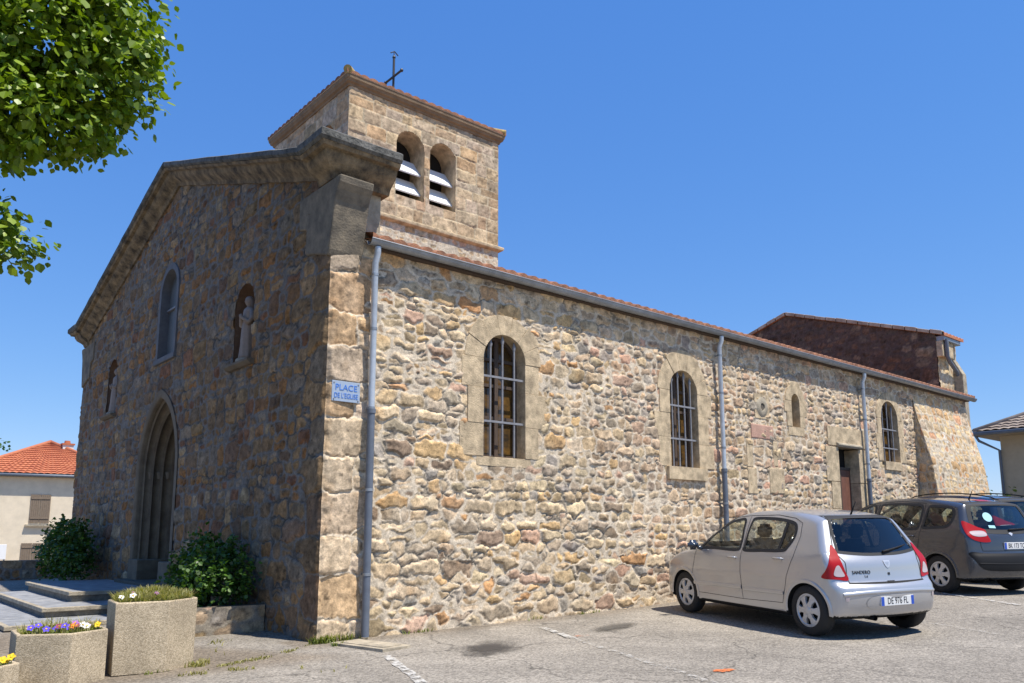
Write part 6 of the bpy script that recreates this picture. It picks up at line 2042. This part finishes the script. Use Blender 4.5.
# ------------------------------------------------------------------ houses behind
def roof_tiles(name, col, col2, period, kind):
    m, t, b = mat_new(name)
    return m


def tiled_plane(mb, A, B, C_, D, rows, cols):
    """pan tiles: stepped courses with rounded rolls, A-B at the eave"""
    A, B, C_, D = map(Vector, (A, B, C_, D)); n = (B - A).cross(D - A).normalized()
    if n.z < 0: n = -n
    vs, fs = [], []; sub = 4; m = cols * sub
    for j in range(rows):
        for e in (0, 1):
            tt = (j + e * .999) / rows
            L_, R2 = A.lerp(D, tt), B.lerp(C_, tt)
            for i in range(m + 1):
                h = .045 * (1 - e) + .035 * abs(math.sin(math.pi * i / sub))
                vs.append(L_.lerp(R2, i / m) + n * h)
    for j in range(rows * 2 - 1):
        for i in range(m):
            a = j * (m + 1) + i; fs.append((a, a + 1, a + m + 2, a + m + 1))
    mb.add(vs, fs)


def shuttered_window(parent, o, ux, w, z0, z1, mat):
    """two closed shutters in a shallow opening on a wall; o: left foot on the wall, ux: unit vector along the wall"""
    ux = Vector((ux[0], ux[1], 0)).normalized(); n = Vector((ux.y, -ux.x, 0)); o = Vector(o)
    P = lambda u, d, z: tuple(o + ux * u + n * d + Vector((0, 0, z - o.z)))
    mb = MB()
    for a, b in ((0, w / 2 - .01), (w / 2 + .01, w)):
        k = 5
        for i in range(k):
            u0 = a + (b - a) * i / k + .004; u1 = a + (b - a) * (i + 1) / k - .004
            mb.hexa([P(u0, .0, z0), P(u1, .0, z0), P(u1, .045, z0), P(u0, .045, z0), P(u0, .0, z1), P(u1, .0, z1), P(u1, .045, z1), P(u0, .045, z1)])
    sh = mb.build('shutter', mat, parent)
    mb = MB()
    for z in (z0 + .18, z1 - .22):
        mb.hexa([P(.03, .045, z), P(w - .03, .045, z), P(w - .03, .07, z), P(.03, .07, z), P(.03, .045, z + .09), P(w - .03, .045, z + .09), P(w - .03, .07, z + .09), P(.03, .07, z + .09)])
    pieces(mb.build('shutter_batten', mat, sh))
    mb = MB(); mb.hexa([P(-.15, -.05, z0 - .17), P(w + .15, -.05, z0 - .17), P(w + .15, .16, z0 - .17), P(-.15, .16, z0 - .17), P(-.15, -.05, z0 - .08), P(w + .15, -.05, z0 - .08), P(w + .15, .16, z0 - .08), P(-.15, .16, z0 - .08)])
    mb.build('sill', M['dressed_grey'], sh)
    return sh


def house(name, A, B, depth, zb, ze, zr, over, tile, wall, rows, cols, label, ridge=.5):
    """A, B: feet of the near wall (left, right seen from outside)"""
    A = Vector((*A, 0)); B = Vector((*B, 0)); u = (B - A).normalized(); n = Vector((-u.y, u.x, 0))
    mid = (A + B) / 2 + n * depth / 2
    root = empty(name, (mid.x, mid.y, zb)); tag(root, label, 'house'); O = Vector((mid.x, mid.y, zb))
    C_ = B + n * depth; D = A + n * depth
    Z = lambda p, z: tuple(Vector((p.x, p.y, z)) - O)
    mb = MB(); mb.hexa([Z(A, zb), Z(B, zb), Z(C_, zb), Z(D, zb), Z(A, ze), Z(B, ze), Z(C_, ze), Z(D, ze)]); mb.build('wall', wall, root)
    e = over; A2 = A - u * e - n * e; B2 = B + u * e - n * e; C2 = C_ + u * e + n * e; D2 = D - u * e + n * e
    mb = MB(); mb.hexa([Z(A2, ze - .12), Z(B2, ze - .12), Z(C2, ze - .12), Z(D2, ze - .12), Z(A2, ze + .02), Z(B2, ze + .02), Z(C2, ze + .02), Z(D2, ze + .02)]); mb.build('eave', pmat('eave_boards', (.30, .24, .17), .8, noise=.15), root)
    w = (B2 - A2).length; dd = (D2 - A2).length
    if dd > w: R1 = (A2 + B2) / 2 + n * w * .5; R2 = (C2 + D2) / 2 - n * w * .5
    else: R1 = (A2 + D2) / 2 + u * dd * .5; R2 = (B2 + C2) / 2 - u * dd * .5
    mb = MB()
    if dd > w: fcs = [(A2, B2, R1, R1), (B2, C2, R2, R1), (C2, D2, R2, R2), (D2, A2, R1, R2)]
    else: fcs = [(A2, B2, R2, R1), (B2, C2, R2, R2), (C2, D2, R1, R2), (D2, A2, R1, R1)]
    for a, b, c, d in fcs: tiled_plane(mb, Z(a, ze + .03), Z(b, ze + .03), Z(c, zr), Z(d, zr), rows, max(4, int((b - a).length / .28)))
    rf = mb.build('roof', tile, root, recalc=False)
    mb = MB()
    for a, b in ((A2, R1), (B2, R1 if dd > w else R2), (C2, R2), (D2, R2 if dd > w else R1)): mb.tube([Z(a, ze + .07), Z(b, zr + .05)], .10, 8)
    mb.tube([Z(R1, zr + .05), Z(R2, zr + .05)], .11, 8); mb.build('hip_tile', tile, rf, smooth=True)
    mb = MB()
    for a, b in ((A2, B2), (D2, A2)): mb.tube([Z(a - n * .05, ze - .03), Z(b - n * .05, ze - .03)], .07, 8)
    mb.build('gutter', M['pipe_low'], root, smooth=True)
    return root, O, u, n


M['tile_orange'] = pmat('bright_orange_tile', (.37, .105, .05), .85, col2=(.50, .175, .08), nscale=2.2)
M['tile_grey'] = pmat('grey_brown_tile', (.20, .155, .125), .9, col2=(.33, .27, .22), nscale=3)
hs_, O, u, n_ = house('cream_house', (.55, 36.2), (7.3, 35.2), 11, -3.2, 3.95, 5.85, .28, M['tile_orange'], M['render_wall'], 16, 16, 'cream house with bright orange tiled hip roof and closed brown shutters')
ua = np.array([u.x, u.y])
def on_wall(x): t = (x - .55) / u.x; return Vector((.55, 36.2, 0)) + u * t
for x, w, za, zb_ in ((3.20, .84, 1.68, 3.02), (2.98, .92, -.75, .72), (1.0, .84, 1.68, 3.02), (.9, .9, -.75, .72)):
    p = on_wall(x) - O; shuttered_window(hs_, (p.x, p.y, za - O.z), (u.x, u.y), w, za - O.z, zb_ - O.z, M['shutter'])
mb = MB(); mb.box(4.85 - O.x, 38.2 - O.y, 4.0 - O.z, 5.35 - O.x, 38.8 - O.y, 5.72 - O.z); cm = mb.build('chimney', M['white_chimney'] if 'white_chimney' in M else pmat('white_chimney', (.68, .66, .62), .85), hs_)
mb = MB(); mb.box(4.80 - O.x, 38.15 - O.y, 5.72 - O.z, 5.4 - O.x, 38.85 - O.y, 5.80 - O.z); mb.lathe([(.16, 0), (.13, .16), (.0, .16)], (5.1 - O.x, 38.5 - O.y, 5.80 - O.z), (0, 0, 1), 12); mb.build('chimney_pot', M['tile_orange'], cm)
mb = MB(); mb.box(-.35, -.02, -.9, .35, .02, .42); mb.box(-.31, -.025, -.05, .31, -.0202, .37)
wb_ = empty('white_panel', (2.02, 35.2, .30)); tag(wb_, 'white board standing behind the low dark wall below the cream house', 'board')  # plain white panel of no known use
mb = MB(); mb.box(-.38, -.03, -.30, .28, .03, .38); mb.build('panel', pmat('white_board', (.75, .75, .74), .6), wb_, bevel=.01)
mb = MB(); mb.box(-.36, .03, -3.4, -.30, .09, .38); mb.box(.20, .03, -3.4, .26, .09, .38); mb.build('post', M['iron'], wb_)

h2_, O2, u2, n2 = house('tan_house', (27.8, 2.0), (27.8, -9.5), 9, -.2, 4.78, 7.2, .62, M['tile_grey'], M['render_wall2'], 20, 30, 'tan rendered house with grey brown hip roof beyond the end of the church')
mb = MB(); p = Vector((27.18, 2.62, 4.75)) - O2; mb.tube([p, p + Vector((.1, -.1, -.25)), Vector((27.72, 2.02, 4.15)) - O2, Vector((27.72, 2.02, .2)) - O2], .05, 8); mb.build('downpipe', M['pipe_low'], h2_, smooth=True)
shuttered_window(h2_, (27.8 - O2.x, -1.6 - O2.y, 2.6 - O2.z), (0, -1), 1.0, 2.6 - O2.z, 3.8 - O2.z, M['shutter'])
shrub((26.7, .6, .4), [(26.7, 1.1, 1.5, .6, .7, 1.1), (26.7, .2, 1.6, .6, .8, 1.25), (26.8, -.8, 1.6, .6, .8, 1.2), (26.7, -1.8, 1.5, .6, .8, 1.2)], .10, 130, 'clipped green hedge in front of the tan house', 14, M['leaf_hedge'], 'hedge')


def small_tree(loc, hgt, rad, label, seed, mat, size=.16, dens=60, group=None):
    root = empty('tree', loc); tag(root, label, 'tree', group); r = random.Random(seed)
    x, y, z = loc; bl = []
    for k in range(9):
        a = r.uniform(0, 6.28); q = rad * r.uniform(.2, .75); bl.append((x + q * math.cos(a), y + q * math.sin(a), z + hgt * r.uniform(.5, .88), rad * .5, rad * .5, hgt * .16))
    bl.append((x, y, z + hgt * .9, rad * .4, rad * .4, hgt * .10))
    limb_tree('trunk', loc, (x, y, z + hgt * .8), hgt * .03, [(.5, b[:3], hgt * .012) for b in bl[:6]], M['bark'], root, loc)
    foliage('crown', bl, dens, size, mat, root, seed, loc, .3, .4)
    return root


small_tree((35.5, 6.3, .6), 3.4, 1.1, 'small hazy tree seen low between the church and the tan house', 21, M['leaf_hedge'])
small_tree((3.6, 62, -1.5), 9.4, 1.9, 'distant dark treetop rising behind the orange roof', 22, M['leaf_dark'], .22, 60)
cb_ = MB(); a, b = Vector((19.42, .12, 4.62)), Vector((27.25, 2.55, 4.86))
cb_.tube([a.lerp(b, t) + Vector((0, 0, -.25 * math.sin(math.pi * t))) for t in np.linspace(0, 1, 12)], .014, 5)
tag(cb_.build('cable', M['black_iron'], None), 'thin black cable strung from the end of the church to the tan house', 'cable')
